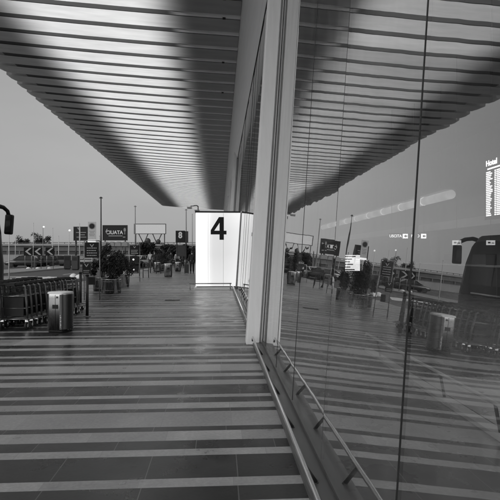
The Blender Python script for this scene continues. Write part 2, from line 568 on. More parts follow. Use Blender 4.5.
# ------------------------------------------------------------------ ground
mb = MB()
mb.face([(-3000, -3000, -0.14), (3000, -3000, -0.14), (3000, 3000, -0.14), (-3000, 3000, -0.14)])
struct('ground', mb, M['ground'])
mb = MB()
mb.face([(-17, -60, -0.125), (-7.45, -60, -0.125), (-7.45, 110, -0.125), (-17, 110, -0.125)])
mb.face([(-46, -60, -0.125), (-20.4, -60, -0.125), (-20.4, 140, -0.125), (-46, 140, -0.125)])
struct('road', mb, M['asphalt'])
mb = MB()
for y in range(-20, 100, 6):
    mb.box((-12.3, y, -0.121), (-12.15, y + 3, -0.120))
    mb.box((-33.3, y, -0.121), (-33.15, y + 3, -0.120))
for y in (26, 29, 32, 35):
    mb.face([(-16.6, y, -0.1205), (-13.2, y + 1.2, -0.1205), (-13.2, y + 2.2, -0.1205), (-16.6, y + 1.0, -0.1205)])
for (ua, ub, da, db) in ((13, 24, 30.5, 34.5), (35, 45, 31.5, 35.5)):
    a_, b_ = P(ua, da), P(ub + 12, db)
    mb.face([(a_.x, a_.y, -0.119), (a_.x + 1.4, a_.y - 0.2, -0.119), (b_.x, b_.y, -0.119), (b_.x - 1.4, b_.y + 0.2, -0.119)])
struct('road_markings', mb, M['paint'])
mb = MB()
mb.box((-7.45, -60, -0.13), (-7.25, 100, 0.004))
mb.box((-17.0, -60, -0.13), (-16.8, 110, 0.0))
mb.box((-20.6, -60, -0.13), (-20.4, 110, 0.0))
struct('kerb', mb, M['kerb'])
mb = MB()
mb.box((-20.4, -60, -0.13), (-17.0, 110, -0.01))
struct('traffic_island', mb, M['island'])
mb = MB()
mb.face([(-7.25, 100, -0.01), (30, 100, -0.01), (30, 260, -0.01), (-7.25, 260, -0.01)])
struct('forecourt', mb, M['island'])

# paving: courses across the walkway, light and dark
near = [(3.045, 3.24, 1), (3.24, 3.365, 0), (3.365, 3.745, 1), (3.745, 3.87, 0), (3.87, 4.05, 1), (4.05, 4.265, 0),
        (4.265, 4.375, 1), (4.375, 4.785, 0), (4.785, 4.89, 1), (4.89, 5.075, 0), (5.075, 5.26, 1), (5.26, 5.37, 0),
        (5.37, 5.765, 1), (5.765, 5.975, 0), (5.975, 6.15, 1), (6.15, 6.31, 0), (6.31, 6.44, 1), (6.44, 6.82, 0), (6.82, 6.97, 1),
        (6.97, 7.14, 0), (7.14, 7.375, 1), (7.375, 7.51, 0), (7.51, 7.966, 1), (7.966, 8.14, 0), (8.14, 8.41, 1), (8.41, 9.0, 0)]
bounds = list(near)
rr = random.Random(21)
y = 9.0
dark = True
while y < 100:
    wd = rr.choice([0.13, 0.16, 0.16, 0.24, 0.4, 0.46] if dark else [0.13, 0.14, 0.16, 0.17, 0.2, 0.38])
    bounds.append((y, y + wd, 1 if dark else 0))
    y += wd
    dark = not dark
y = 3.045
dark = False
while y > -8:
    wd = rr.choice([0.12, 0.2, 0.2, 0.4, 0.4] if dark else [0.12, 0.2, 0.12, 0.4])
    bounds.append((y - wd, y, 1 if dark else 0))
    y -= wd
    dark = not dark
bounds.sort()
mb = MB()
lay = mb.bm.faces.layers.float.new('course')
for i, (a, b, k) in enumerate(bounds):
    f = mb.face([(-7.25, a, 0), (0.72, a, 0), (0.72, b, 0), (-7.25, b, 0)], k)
    f[lay] = float(i) * 1.37 + 0.11
struct('pavement', mb, [M['tile_light'], M['tile_dark']])

# ------------------------------------------------------------------ terminal building
G0, LEAN = 0.71, 0.065


def gx(z):
    return G0 + LEAN * z


term = thing('terminal_building', 'airport terminal with a leaning reflective glass front along the right of the walkway', 'building')
# glass panes, every one set a hair differently so reflections break at the joints
joints = []
y = 0.64
while y > -6:
    joints.append(y); y -= 1.42
joints = sorted(joints)
y = 0.64 + 1.42
while y < 8.0:
    joints.append(y); y += 1.42
joints[-1] = 7.75 if joints[-1] > 7.6 else joints[-1]
if joints[-1] < 7.7:
    joints.append(8.2)
y = joints[-1] + 1.42
while y < 88:
    joints.append(y); y += 1.42
rp = random.Random(3)
ZT = 8.0
for i in range(len(joints) - 1):
    a, b = joints[i] + 0.006, joints[i + 1] - 0.006
    dx = [rp.uniform(-0.0035, 0.0035) for _ in range(4)]
    mb = MB()
    # insulating units bow slightly between their edges
    near_pane = joints[i] < 2.0
    sag = (0.0015 if near_pane else rp.uniform(-0.0012, 0.0012)) if joints[i] < 8 else 0.0
    nu, nv = (18, 24) if joints[i] < 8 else (1, 1)
    g_ = []
    for q in range(nv + 1):
        tz = q / nv
        z = 0.05 + (ZT - 0.05) * tz
        row = []
        for p_ in range(nu + 1):
            ty = p_ / nu
            d_ = (dx[0] * (1 - ty) + dx[1] * ty) * (1 - tz) + 2.0 * (dx[3] * (1 - ty) + dx[2] * ty) * tz
            bow = sag * 4 * ty * (1 - ty)
            row.append(mb.bm.verts.new((gx(z) + d_ + bow, a + (b - a) * ty, z)))
        g_.append(row)
    for q in range(nv):
        for p_ in range(nu):
            f = mb.bm.faces.new((g_[q][p_], g_[q][p_ + 1], g_[q + 1][p_ + 1], g_[q + 1][p_])); f.smooth = True
    obj('glass_pane', mb, M['glass'], term, recalc=False)
mb = MB()
for yj in joints:
    wj = 0.0045
    mb.prism([(gx(0.05) - 0.0005, 0.05), (gx(0.05) + 0.02, 0.05), (gx(ZT) + 0.02, ZT), (gx(ZT) - 0.0005, ZT)], yj - wj, yj + wj)
o = obj('glass_joint', mb, M['joint'], term)
# soffit strip between glass head and canopy
mb = MB()
mb.face([(0.70, -8, 9.28), (0.70, 88.5, 9.28), (gx(ZT) - 0.02, 88.5, ZT), (gx(ZT) - 0.02, -8, ZT)])
mb.box((0.70, -8, 9.28), (1.6, 88.5, 9.9))
obj('soffit', mb, M['soffit'], term)
mb = MB()
mb.box((gx(ZT) - 0.02, -8, ZT - 0.035), (gx(ZT) + 0.12, 88, ZT - 0.004))
obj('glazing_head', mb, M['joint'], term)
# sill
mb = MB()
mb.box((0.548, -8, 0.0), (0.700, 88, 0.035))
mb.box((0.700, -8, 0.0), (0.78, 88, 0.06))
obj('sill', mb, M['sill'], term)
# leaning pillars
def pillar(y0):
    mb = MB()
    def sec(xa, xb, ya, yb):
        mb.prism([(xa, 0.0), (xb, 0.0), (xb + LEAN * 8.4, 8.4), (xa + LEAN * 8.4, 8.4)], ya, yb)
    sec(0.44, 0.655, y0, y0 + 0.32)
    mb.bevel(0.012, 2)
    p = obj('pillar', mb, M['pillar'], term)
    mb = MB()
    def sec2(xa, xb, ya, yb):
        mb.prism([(xa, 0.03), (xb, 0.03), (xb + LEAN * 8.0, 8.03), (xa + LEAN * 8.0, 8.03)], ya, yb)
    sec2(0.655, 0.685, y0 + 0.05, y0 + 0.27)
    sec2(0.685, 0.704, y0 + 0.02, y0 + 0.30)
    obj('pillar_recess', mb, M['recess'], p)


for yy in (-4.6, 8.25, 33.9, 46.7, 59.5, 72.3):
    pillar(yy)
# rear shell of the building (roof, back wall, ends)
mb = MB()
mb.box((16.0, -10, 0), (16.4, 90, 9.4))
mb.box((1.0, 88.6, 0), (16.4, 89, 9.4))
mb.box((1.0, -10.4, 0), (16.4, -10, 9.4))
obj('interior_wall', mb, M['int_wall'], term)
mb = MB()
mb.box((1.62, -10, 9.0), (16.4, 89, 9.4))
obj('roof', mb, M['int_ceiling'], term)
mb = MB()
mb.box((11.4, -10, 2.75), (16.0, 88.5, 3.15))
obj('mezzanine', mb, M['int_band'], term)
mb = MB()
mb.box((11.5, -10, 3.15), (11.55, 88.5, 4.1))
obj('mezzanine_parapet', mb, M['int_wall'], term)
mb = MB()
mb.face([(0.79, -10, 0.0), (16.0, -10, 0.0), (16.0, 88.5, 0.0), (0.79, 88.5, 0.0)])
struct('interior_floor', mb, M['int_floor'])
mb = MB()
mb.face([(2.42, -10, 0.004), (6.5, -10, 0.004), (6.5, 5.9, 0.004), (2.42, 5.9, 0.004)])  # pale floor patch: pool of indoor light put into the colour
struct('interior_light_patch', mb, M['int_light_pool'])
ld = bpy.data.lights.new('hall_fill_light', 'AREA')  # area lamp added to brighten the hall floor and rail, without a fixture
ld.shape = 'RECTANGLE'; ld.size = 5; ld.size_y = 16; ld.energy = 260; ld.spread = R(110)
lo = bpy.data.objects.new('hall_fill_light', ld); COL.objects.link(lo)
lo.location = (7.2, 8, 7.5)
# interior columns
for yy in (6.5, 16, 27, 40):
    mb = MB()
    mb.lathe([(0.28, 0), (0.28, 2.75)], 20, c=(11.9, yy, 0))
    obj('column', mb, M['midgrey'], term)

# canopy
can = thing('entrance_canopy', 'long ribbed metal canopy lit from below along the walkway', 'canopy')
S = 1.27
XI, ZI, XO = 0.69, 9.28, -9.8
NX = 6
GAP = 0.30
def can_z(x):
    t = (XI - x) / (XI - XO)
    return ZI + 0.44 * t + 0.24 * t * t
XS = [XI, -0.4, -1.45, -3.0, -5.0, -7.0, -8.6, XO]
for k in range(80):
    y0 = -11.6 + k * S
    if y0 + S > 89.2:
        break
    mb = MB()
    bm = mb.bm
    # the nearly flat sheet with a drawn-in, turned-up tip
    prof = [(GAP, 0.0), (GAP + 0.42, 0.006), (S, 0.012), (S, 0.26), (GAP, 0.26)]
    n = len(prof)
    rows = [[bm.verts.new((x, y0 + py, can_z(x) + pz)) for py, pz in prof] for x in XS]
    for (dx_, sy, up) in ((0.16, 0.84, 0.03), (0.32, 0.58, 0.09), (0.40, 0.30, 0.15)):
        rows.append([bm.verts.new((XO - dx_, y0 + GAP + 0.55 + (py - GAP - 0.55) * sy, can_z(XO) + up + pz * 0.6)) for py, pz in prof])
    for j in range(len(rows) - 1):
        for q in range(n):
            f = bm.faces.new((rows[j][q], rows[j][(q + 1) % n], rows[j + 1][(q + 1) % n], rows[j + 1][q]))
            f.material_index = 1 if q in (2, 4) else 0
    bm.faces.new(rows[0]); bm.faces.new(rows[-1][::-1]).material_index = 1
    # recessed groove between sheets, stopping short of the tips
    XG = [XI, -0.4, -1.1, -1.8, -4.0, -7.0, XO + 0.75]
    gr = []
    for x in XG:
        q_ = min(1.0, max(0.0, (-1.1 - x) / 0.7))      # the groove runs out flush towards the wall
        ya, yb, zz = (1 - q_) * 0.10, GAP - (1 - q_) * 0.06, 0.018 * q_ - 0.004 * (1 - q_)
        gr.append([bm.verts.new((x, y0 + py, can_z(x) + pz)) for py, pz in ((ya, zz), (yb, zz), (yb, 0.22), (ya, 0.22))])
    for j in range(len(gr) - 1):
        for q in range(4):
            f = bm.faces.new((gr[j][q], gr[j][(q + 1) % 4], gr[j + 1][(q + 1) % 4], gr[j + 1][q]))
            f.material_index = 2
    bm.faces.new(gr[0]); bm.faces.new(gr[-1][::-1]).material_index = 1
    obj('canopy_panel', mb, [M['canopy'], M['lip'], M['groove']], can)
for k in (21, 22, 25, 28):
    mb = MB()
    mb.box((0.1, -11.6 + k * S + 0.16, ZI - 0.012), (0.2, -11.6 + k * S + 0.26, ZI + 0.03))
    obj('clip', mb, M['black'], can)

# ------------------------------------------------------------------ guard rail along the glass
def guard_rail(name, label, y0, y1, x, z, foot_x, foot_z, group, r=0.017, step=1.02, start=0.4, m=None):
    g = thing(name, label, 'guard rail', (x, y0, 0), 0, group)
    mb = MB()
    L_ = y1 - y0
    mb.tube([(0, 0, z - 0.07), (0, 0.02, z - 0.02), (0, 0.06, z), (0, L_ - 0.06, z), (0, L_ - 0.02, z - 0.02), (0, L_, z - 0.07)], r, 12)
    obj('tube', mb, m or M['steel_tube'], g)
    k = start
    while k < L_ - 0.1:
        mb = MB()
        mb.tube([(0.0, k, z), (foot_x - x, k, foot_z)], 0.015, 8)
        mb.lathe([(0.018, 0), (0.018, 0.006)], 12, c=(foot_x - x, k, foot_z - 0.006))
        obj('bracket', mb, M['darkmetal'], g)
        k += step
    return g


guard_rail('guard_rail', 'low polished tube rail beside the glass in front of the pillar', -3.35, 8.15, 0.54, 0.15, 0.615, 0.04, 'low tube rails along the glass')
guard_rail('guard_rail', 'low polished tube rail along the glass between the pillar and the number 4 box', 8.62, 21.0, 0.56, 0.15, 0.62, 0.04, 'low tube rails along the glass')
g = guard_rail('guard_rail', 'low tube rail on the terminal floor seen through the glass', 0.6, 7.6, 2.25, 0.28, 2.30, 0.01, None, start=0.3, m=M['white'])
mb = MB()
mb.box((-0.02, 0, 0.003), (0.10, 7.0, 0.04))
obj('base_strip', mb, M['offwhite'], g)

# ------------------------------------------------------------------ lit number box
BY = 21.15
box = thing('gate_number_box', 'glowing white entrance box with a big black number 4', 'light box', (-1.0, BY, 0))
xr0, xr1 = gx(0.12) + 1.0 - 0.04, gx(3.28) + 1.0 - 0.04
BD = 3.2
mb = MB()
mb.prism([(0.0, 0.14), (xr0, 0.14), (xr1, 3.24), (0.0, 3.24)], 0.0, 0.05)
obj('front_panel', mb, M['e_box'], box)
mb = MB()
mb.box((0.0, 0.055, 0.14), (0.05, BD, 3.24))
obj('side_panel', mb, M['e_box'], box)
mb = MB()
mb.prism([(0.052, 0.14), (xr0, 0.14), (xr1, 3.24), (0.052, 3.24)], BD - 0.05, BD)
obj('rear_panel', mb, M['white'], box)
mb = MB()
mb.prism([(-0.03, 3.243), (xr1 + 0.005, 3.243), (xr1 + 0.01, 3.31), (-0.03, 3.31)], -0.03, BD + 0.03)
obj('roof', mb, M['darkmetal'], box)
mb = MB()
mb.prism([(xr0 + 0.002, 0.1), (xr0 + 0.045, 0.1), (xr1 + 0.045, 3.24), (xr1 + 0.002, 3.24)], -0.03, 0.06)
obj('corner_post', mb, M['dull_steel'], box)
mb = MB()
mb.box((0.03, 0.03, 0.10), (xr0, BD, 0.138))
obj('shadow_gap', mb, M['black'], box)
mb = MB()
mb.box((-0.06, -0.06, 0.0), (xr0 - 0.02, BD, 0.098))
mb.bevel(0.008, 1)
obj('plinth', mb, M['white'], box)
for xs_ in (0.52, 1.16):
    mb = MB(); mb.box((xs_ - 0.004, -0.003, 0.15), (xs_ + 0.004, -0.0005, 3.23)); obj('seam', mb, M['midgrey'], box)
# the numeral
pts4 = {'a': [(0, .235), (.43, .235), (.43, .40), (.175, .40), (0, .42)],
        'b': [(0, .42), (.175, .40), (.43, .745), (.43, 1.0), (.40, 1.0)],
        'c': [(.43, 0), (.64, 0), (.64, .235), (.64, .40), (.64, 1.0), (.43, 1.0), (.43, .745), (.43, .40), (.43, .235)],
        'd': [(.64, .235), (.77, .235), (.77, .40), (.64, .40)]}
mb = MB()
H4 = 0.96
for q in pts4.values():
    mb.prism([(0.63 + a * H4 * 0.90, 2.10 + b * H4) for a, b in q], -0.012, -0.002)
obj('numeral', mb, M['black'], box)
# rail round the foot of the box
g = thing('bumper_rail', 'short low rail across the foot of the lit number 4 box', 'guard rail', (-1.0, BY, 0))
mb = MB()
mb.tube([(-0.22, 0.25, 0.03), (-0.22, -0.18, 0.03), (-0.22, -0.22, 0.06), (-0.22, -0.25, 0.26)], 0.02, 8)
mb.tube([(-0.26, -0.25, 0.27), (1.5, -0.25, 0.27)], 0.024, 10)
mb.tube([(1.45, 0.0, 0.03), (1.45, -0.24, 0.06), (1.45, -0.25, 0.26)], 0.02, 8)
obj('tube', mb, M['dull_steel'], g)
# floodlight on the top corner of the box
fl = thing('floodlight', 'small floodlight on a bent arm at the top left corner of the lit box', 'floodlight', (-1.0, BY + 0.05, 3.31))
mb = MB()
mb.tube([(0.10, 0, 0.0), (0.10, 0, 0.2), (0.02, 0, 0.24), (-0.22, 0, 0.20), (-0.26, 0, 0.10)], 0.022, 8)
obj('arm', mb, M['darkmetal'], fl)
mb = MB()
mb.box((-0.36, -0.10, 0.10), (-0.16, 0.10, 0.18))
mb.box((-0.05, -0.06, 0.005), (0.16, 0.06, 0.05))
mb.bevel(0.012, 2)
hd = obj('head', mb, M['dull_steel'], fl)
mb = MB()
mb.box((-0.34, -0.08, 0.182), (-0.18, 0.08, 0.186))
obj('lens', mb, M['e_lamp'], hd)

# ------------------------------------------------------------------ litter bins
def make_bin(label, loc, rz, group=None):
    t = thing('litter_bin', label, 'litter bin', loc, rz, group)
    r, h = 0.235, 0.76
    # rounded body with a flattened door face towards -y
    n = 48
    def ring(s):
        out = []
        for k in range(n):
            a = 2 * math.pi * k / n
            x, y = r * math.cos(a), r * math.sin(a)
            y = max(y, -0.185)
            out.append((x * s, y * s))
        return out
    def solid(levels, m, name):
        mb = MB()
        rings = [[mb.bm.verts.new((x, y, z)) for x, y in ring(s)] for s, z in levels]
        for i in range(len(rings) - 1):
            for k in range(n):
                f = mb.bm.faces.new((rings[i][k], rings[i][(k + 1) % n], rings[i + 1][(k + 1) % n], rings[i + 1][k]))
                f.smooth = True
        mb.bm.faces.new(rings[0][::-1]); mb.bm.faces.new(rings[-1])
        return obj(name, mb, m, t)
    solid([(0.93, 0.0), (0.93, 0.045)], M['black'], 'base')
    body = solid([(1.0, 0.045), (1.0, h - 0.03), (0.995, h - 0.025)], M['steel'], 'body')
    # shaded side of the bin put into colour: darker skin, just proud of the body
    mb = MB()
    pts = [(1.006 * x, 1.006 * y) for x, y in ring(1.0)]
    idx = [k for k in range(n) if pts[k][0] > 0.072 and pts[k][1] < 0.2]
    idx.sort(key=lambda k: (k + n // 2) % n)
    lo_ = [mb.bm.verts.new((pts[k][0], pts[k][1], 0.06)) for k in idx]
    hi_ = [mb.bm.verts.new((pts[k][0], pts[k][1], h - 0.035)) for k in idx]
    for q in range(len(idx) - 1):
        mb.bm.faces.new((lo_[q], lo_[q + 1], hi_[q + 1], hi_[q])).smooth = True
    obj('shade_sheet', mb, M['steel_shade'], body)
    mb = MB()
    for q in range(7):
        mb.box((0.10, -0.1895, 0.10 + q * 0.035), (0.112 + 0.012 * (q % 2), -0.1872, 0.125 + q * 0.035))
    obj('lettering', mb, M['offwhite'], body)
    solid([(1.015, h - 0.025), (1.02, h - 0.018), (1.01, h - 0.004), (0.96, h + 0.008), (0.5, h + 0.018)], M['white'], 'lid')
    mb = MB()
    mb.box((-0.003, -0.1885, 0.06), (0.003, -0.1855, h - 0.04))
    obj('door_seam', mb, M['black'], body)
    mb = MB()
    mb.box((-0.06, -0.190, 0.455), (0.06, -0.1856, 0.53))
    mb.bevel(0.002, 1)
    obj('ash_slot', mb, M['black'], body)
    mb = MB()
    mb.box((0.02, -0.189, 0.655), (0.06, -0.1858, 0.69))
    obj('lock', mb, M['darkmetal'], body)
    return t


pA = P(60.6, 9.72)
bin0 = make_bin('steel litter bin with a white lid standing in front of the luggage trolleys', pA, R(-14), 'steel litter bins')
dup(bin0, P(168.2, 33.0), R(8), 'steel litter bin standing alone on the far walkway, left of the dark suitcase', 'steel litter bins', 1.12)

# ------------------------------------------------------------------ luggage trolleys (nested in rows)
def make_trolley(label, loc, rz):
    t = thing('luggage_trolley', label, 'luggage trolley', loc, rz, 'luggage trolleys nested in rows')
    mb = MB()
    # base: long side tubes converging to the front (+y)
    for s in (-1, 1):
        mb.tube([(s * 0.27, 0.0, 0.20), (s * 0.25, 0.4, 0.18), (s * 0.17, 0.85, 0.15), (s * 0.06, 0.95, 0.15)], 0.014, 8)
    for yy, ww in ((0.18, 0.25), (0.42, 0.24), (0.66, 0.20)):
        mb.tube([(-ww, yy, 0.185), (ww, yy, 0.185)], 0.010, 6)
    mb.tube([(-0.06, 0.95, 0.15), (0.06, 0.95, 0.15)], 0.014, 8)
    mb.tube([(-0.27, 0.0, 0.20), (0.27, 0.0, 0.20)], 0.013, 8)
    obj('tray', mb, M['cart_tube'], t)
    mb = MB()
    for s in (-1, 1):
        mb.tube([(s * 0.265, 0.02, 0.18), (s * 0.265, -0.02, 0.55), (s * 0.26, -0.08, 0.86), (s * 0.23, -0.12, 0.89)], 0.021, 8)
    for zz, yy in ((0.42, 0.0), (0.66, -0.035)):
        mb.tube([(-0.262, yy, zz), (0.262, yy, zz)], 0.009, 6)
    obj('upright_frame', mb, M['cart_tube'], t)
    mb = MB()
    mb.tube([(-0.25, -0.115, 0.895), (0.25, -0.115, 0.895)], 0.024, 10)
    mb.box((-0.09, -0.15, 0.87), (0.09, -0.08, 0.93))
    obj('handle', mb, M['black'], t)
    mb = MB()
    for zz, dy in ((0.70, 0.20), (0.80, 0.22)):
        mb.tube([(-0.24, -0.04, zz), (-0.22, dy, zz), (0.22, dy, zz), (0.24, -0.04, zz)], 0.007, 6)
    for xx in (-0.2, -0.1, 0, 0.1, 0.2):
        mb.tube([(xx, -0.03, 0.69), (xx, 0.20, 0.70), (xx, 0.22, 0.80)], 0.005, 5)
    obj('basket', mb, M['darkmetal'], t)
    mb = MB()
    mb.prism([(-0.20, 0.26), (0.20, 0.26), (0.20, 0.64), (-0.20, 0.64)], -0.008, 0.004)
    mb.bevel(0.003, 1)
    obj('back_plate', mb, M['black'], t)
    for xx, yy in ((-0.25, 0.02), (0.25, 0.02), (0.0, 0.86)):
        mb = MB()
        mb.prism([(yy + 0.075 * math.cos(a), 0.077 + 0.075 * math.sin(a)) for a in [2 * math.pi * k / 16 for k in range(16)]], xx - 0.018, xx + 0.018, axis='x')
        wv = obj('wheel', mb, M['rubber'], t)
        mb = MB()
        mb.prism([(yy + 0.035 * math.cos(a), 0.077 + 0.035 * math.sin(a)) for a in [2 * math.pi * k / 12 for k in range(12)]], xx - 0.022, xx + 0.022, axis='x')
        obj('hub', mb, M['steel_tube'], wv)
        mb = MB()
        mb.box((xx - 0.03, yy - 0.012, 0.08), (xx + 0.03, yy + 0.012, 0.19))
        obj('fork', mb, M['steel_tube'], wv)
    return t


rows = [((14, 9.95), (70, 12.7), 13, 'row beside the steel bin'), ((-17, 9.75), (32, 12.6), 11, 'row nearest the road')]
first = None
for ri, (a, b, n, where) in enumerate(rows):
    A, B = P(*a), P(*b)
    dv = (B - A)
    rz = math.atan2(-dv.x, dv.y)
    for k in range(n):
        p = A + dv * (k / (n - 1))
        lab = 'steel luggage trolley nested in the middle of the ' + where
        if k == 0:
            lab = 'nearest steel luggage trolley, rear end of the ' + where
        elif k == n - 1:
            lab = 'farthest steel luggage trolley, front end of the ' + where
        if first is None:
            first = make_trolley(lab, p, rz)
        else:
            dup(first, p + Vector((rnd.uniform(-.03, .03), rnd.uniform(-.04, .04), 0)), rz + R(rnd.uniform(-4, 4)), lab, 'luggage trolleys nested in rows')

# slim post in front of the trolleys
def make_post(label, loc, h, group=None):
    t = thing('barrier_post', label, 'barrier post', loc, 0, group)
    mb = MB(); mb.tube([(0, 0, 0.01), (0, 0, h)], 0.035, 14)
    obj('post', mb, M['darkmetal'], t)
    mb = MB(); mb.lathe([(0.09, 0), (0.09, 0.012), (0.05, 0.02)], 18)
    obj('base_plate', mb, M['dull_steel'], t)
    mb = MB(); mb.lathe([(0.042, h - 0.01), (0.042, h + 0.02), (0.02, h + 0.035)], 14)
    obj('cap', mb, M['black'], t)
    return t


po = make_post('dark slim post with a round cap just right of the trolley row', P(87.2, 12.0), 0.98, 'slim posts by the trolleys')
dup(po, P(80.5, 13.6), 0, 'dark slim post partly hidden behind the trolley row end', 'slim posts by the trolleys')

# ------------------------------------------------------------------ sign frames (totems)
def sign_frame(label, loc, rz, w_, h_, panels, group):
    t = thing('totem_sign', label, 'sign', loc, rz, group)
    mb = MB()
    for s in (-1, 1):
        mb.tube([(s * w_ / 2, 0, 0.0), (s * w_ / 2, 0, h_)], 0.015, 8)
    mb.tube([(-w_ / 2, 0, h_), (w_ / 2, 0, h_)], 0.015, 8)
    mb.tube([(-w_ / 2, 0, 0.25), (w_ / 2, 0, 0.25)], 0.012, 8)
    obj('frame', mb, M['dull_steel'], t)
    for (x0, x1, z0, z1, lines, emblem, light) in panels:
        mb = MB()
        mb.box((x0, -0.03, z0), (x1, 0.03, z1)); mb.bevel(0.006, 1)
        p = obj('panel', mb, M['panel'], t)
        mb = MB()
        H = z1 - z0
        W = x1 - x0
        for li in range(lines):
            zz = z0 + H * (0.12 + 0.16 * li)
            x = x0 + W * 0.14
            rr_ = random.Random(li * 7 + int(z0 * 100))
            while x < x1 - W * 0.2:
                ww = W * rr_.uniform(0.06, 0.13)
                mb.box((x, -0.0345, zz), (min(x + ww, x1 - W * 0.1), -0.0315, zz + H * 0.055))
                x += ww + W * 0.03
        if emblem:
            cx, cz = (x0 + x1) / 2, z0 + H * 0.78
            mb.prism([(cx - 0.07, cz + 0.05), (cx - 0.04, cz + 0.05), (cx, cz - 0.01), (cx, cz - 0.05)], -0.0345, -0.0315)
            mb.prism([(cx + 0.07, cz + 0.05), (cx + 0.005, cz - 0.05), (cx + 0.005, cz - 0.01), (cx + 0.04, cz + 0.05)], -0.0345, -0.0315)
        if lines or emblem:
            obj('lettering', mb, M['offwhite'], p)
        if light:
            mb = MB()
            cx, cz = x0 + W * 0.38, z0 + H * 0.5
            mb.prism([(cx + 0.05 * math.cos(a), cz + 0.05 * math.sin(a)) for a in [2 * math.pi * k / 14 for k in range(14)]], -0.036, -0.0315)
            obj('lit_symbol', mb, M['e_lamp'], p)
    return t


sign_frame('nearer framed dark information totem left of the big planter', P(92, 16.3), R(4), 0.49, 1.93,
           [(-0.22, 0.22, 1.38, 1.88, 4, True, False), (-0.30, -0.04, 0.86, 1.20, 2, True, False), (-0.1, 0.1, 0.5, 0.75, 0, False, False)],
           'framed information totems')
sign_frame('farther framed dark information totem with a small lit symbol, right of the planters', P(134.6, 27.2), R(4), 0.56, 2.04,
           [(-0.25, 0.25, 1.46, 1.98, 3, True, False), (-0.25, 0.25, 1.02, 1.38, 0, False, True), (-0.22, 0.22, 0.45, 0.85, 1, False, True)],
           'framed information totems')
# lit information screen inside the hall
t = thing('information_screen', 'white lit screen with dark bars on a stand inside the terminal', 'screen', P(352.5, 19.0), R(-6))
mb = MB()
mb.box((-0.30, 0.0, 0.84), (0.30, 0.08, 1.48)); mb.bevel(0.006, 1)
obj('case', mb, M['darkmetal'], t)
mb = MB()
mb.box((-0.28, -0.005, 0.86), (0.28, -0.0005, 1.46))
pn = obj('lit_sheet', mb, M['e_info'], t)
mb = MB()
for i in range(6):
    mb.box((-0.28, -0.010, 0.885 + i * 0.1), (-0.28 + (0.36, 0.2, 0.30, 0.18, 0.26, 0.40)[i], -0.0055, 0.925 + i * 0.1))
obj('bars', mb, M['black'], pn)
mb = MB()
mb.tube([(0, 0.04, 0), (0, 0.04, 0.85)], 0.03, 8); mb.box((-0.2, -0.15, 0), (0.2, 0.2, 0.02))
obj('stand', mb, M['darkmetal'], t)

# ------------------------------------------------------------------ planters
def leaves(mb, c, rad, n, size, rg, flat=1.0):
    blobs = [(Vector((rg.gauss(0, .45) * rad[0], rg.gauss(0, .45) * rad[1], rg.gauss(0, .45) * rad[2])), rg.uniform(.35, .6)) for _ in range(9)]
    for i in range(n):
        b, s = rg.choice(blobs)
        d = Vector((rg.gauss(0, 1), rg.gauss(0, 1), rg.gauss(0, 1))).normalized() * (rg.random() ** 0.5) * s
        p = Vector(c) + b + Vector((d.x * rad[0], d.y * rad[1], d.z * rad[2]))
        a = Vector((rg.gauss(0, 1), rg.gauss(0, 1), rg.gauss(0.3, 1))).normalized()
        u = a.orthogonal().normalized()
        sz = size * rg.uniform(.6, 1.3)
        u = u * sz
        v = a.cross(u).normalized() * sz * 0.42
        mb.face([p - u, p + v * 0.9, p + u, p - v * 0.9])


def planter(label, loc, r, h, sw, sh, seed, group, crown=True):
    t = thing('planter', label, 'planter', loc, 0, group)
    mb = MB()
    mb.lathe([(r * 0.96, 0.0), (r * 0.96, 0.03), (r, 0.035), (r, h - 0.03), (r * 1.015, h - 0.028), (r * 1.015, h), (r * 0.95, h), (r * 0.95, h - 0.08)], 40)
    pot = obj('pot', mb, M['steel'], t)
    mb = MB()
    for zz in (0.12, h - 0.1):
        mb.lathe([(r * 1.004, zz), (r * 1.006, zz + 0.005), (r * 1.004, zz + 0.01)], 40)
    obj('band', mb, M['dull_steel'], pot)
    mb = MB()
    mb.lathe([(r * 0.945, h - 0.09), (r * 0.5, h - 0.05), (0.01, h - 0.04)], 24)
    obj('soil', mb, M['soil'], t)
    rg = random.Random(seed)
    mb = MB()
    for k in range(7):
        a = rg.uniform(0, 6.28)
        mb.tube([(0.05 * math.cos(a), 0.05 * math.sin(a), h - 0.1), (0.25 * sw * math.cos(a), 0.25 * sw * math.sin(a), h + sh * 0.35), (0.5 * sw * math.cos(a), 0.5 * sw * math.sin(a), h + sh * 0.75)], 0.015, 6, radii=[0.02, 0.014, 0.006])
    obj('stem', mb, M['bark'], t)
    mb = MB()
    leaves(mb, (0, 0, h + sh * 0.52), (sw, sw, sh * 0.5), 2600, 0.05, rg)
    obj('foliage', mb, M['leaf'], t, recalc=False)
    return t


planter('round steel planter with a big dark shrub, nearest of the steel planters', P(111.3, 19.1), 0.37, 0.55, 0.44, 1.15, 3, 'steel planters along the kerb')
planter('round steel planter partly hidden behind the nearer planter on its left', P(102.5, 20.4), 0.37, 0.55, 0.36, 0.85, 5, 'steel planters along the kerb')
planter('round steel planter with dark shrub just left of the farther totem', P(121.2, 22.8), 0.36, 0.58, 0.36, 1.0, 9, 'steel planters along the kerb')
planter('far steel planter with a broad dark bush on the walkway in front of the crowd', P(162.0, 44.0), 0.45, 0.6, 0.8, 1.0, 12, 'steel planters along the kerb')

# ------------------------------------------------------------------ white domes
dm = None
def dome(label, loc, r=0.25, squash=0.9):
    global dm
    if dm is None:
        mb = MB()
        mb.lathe([(r, 0.0)] + [(r * math.cos(a), 0.04 + r * squash * math.sin(a)) for a in [R(x) for x in (0, 15, 30, 45, 60, 75, 88)]], 24)
        dm = obj('dome_bollard', mb, M['dome'])
        dm.location = loc
        tag(dm, label, 'bollard', 'white dome bollards')
        return
    c = dm.copy(); COL.objects.link(c); c.location = loc; c['label'] = label


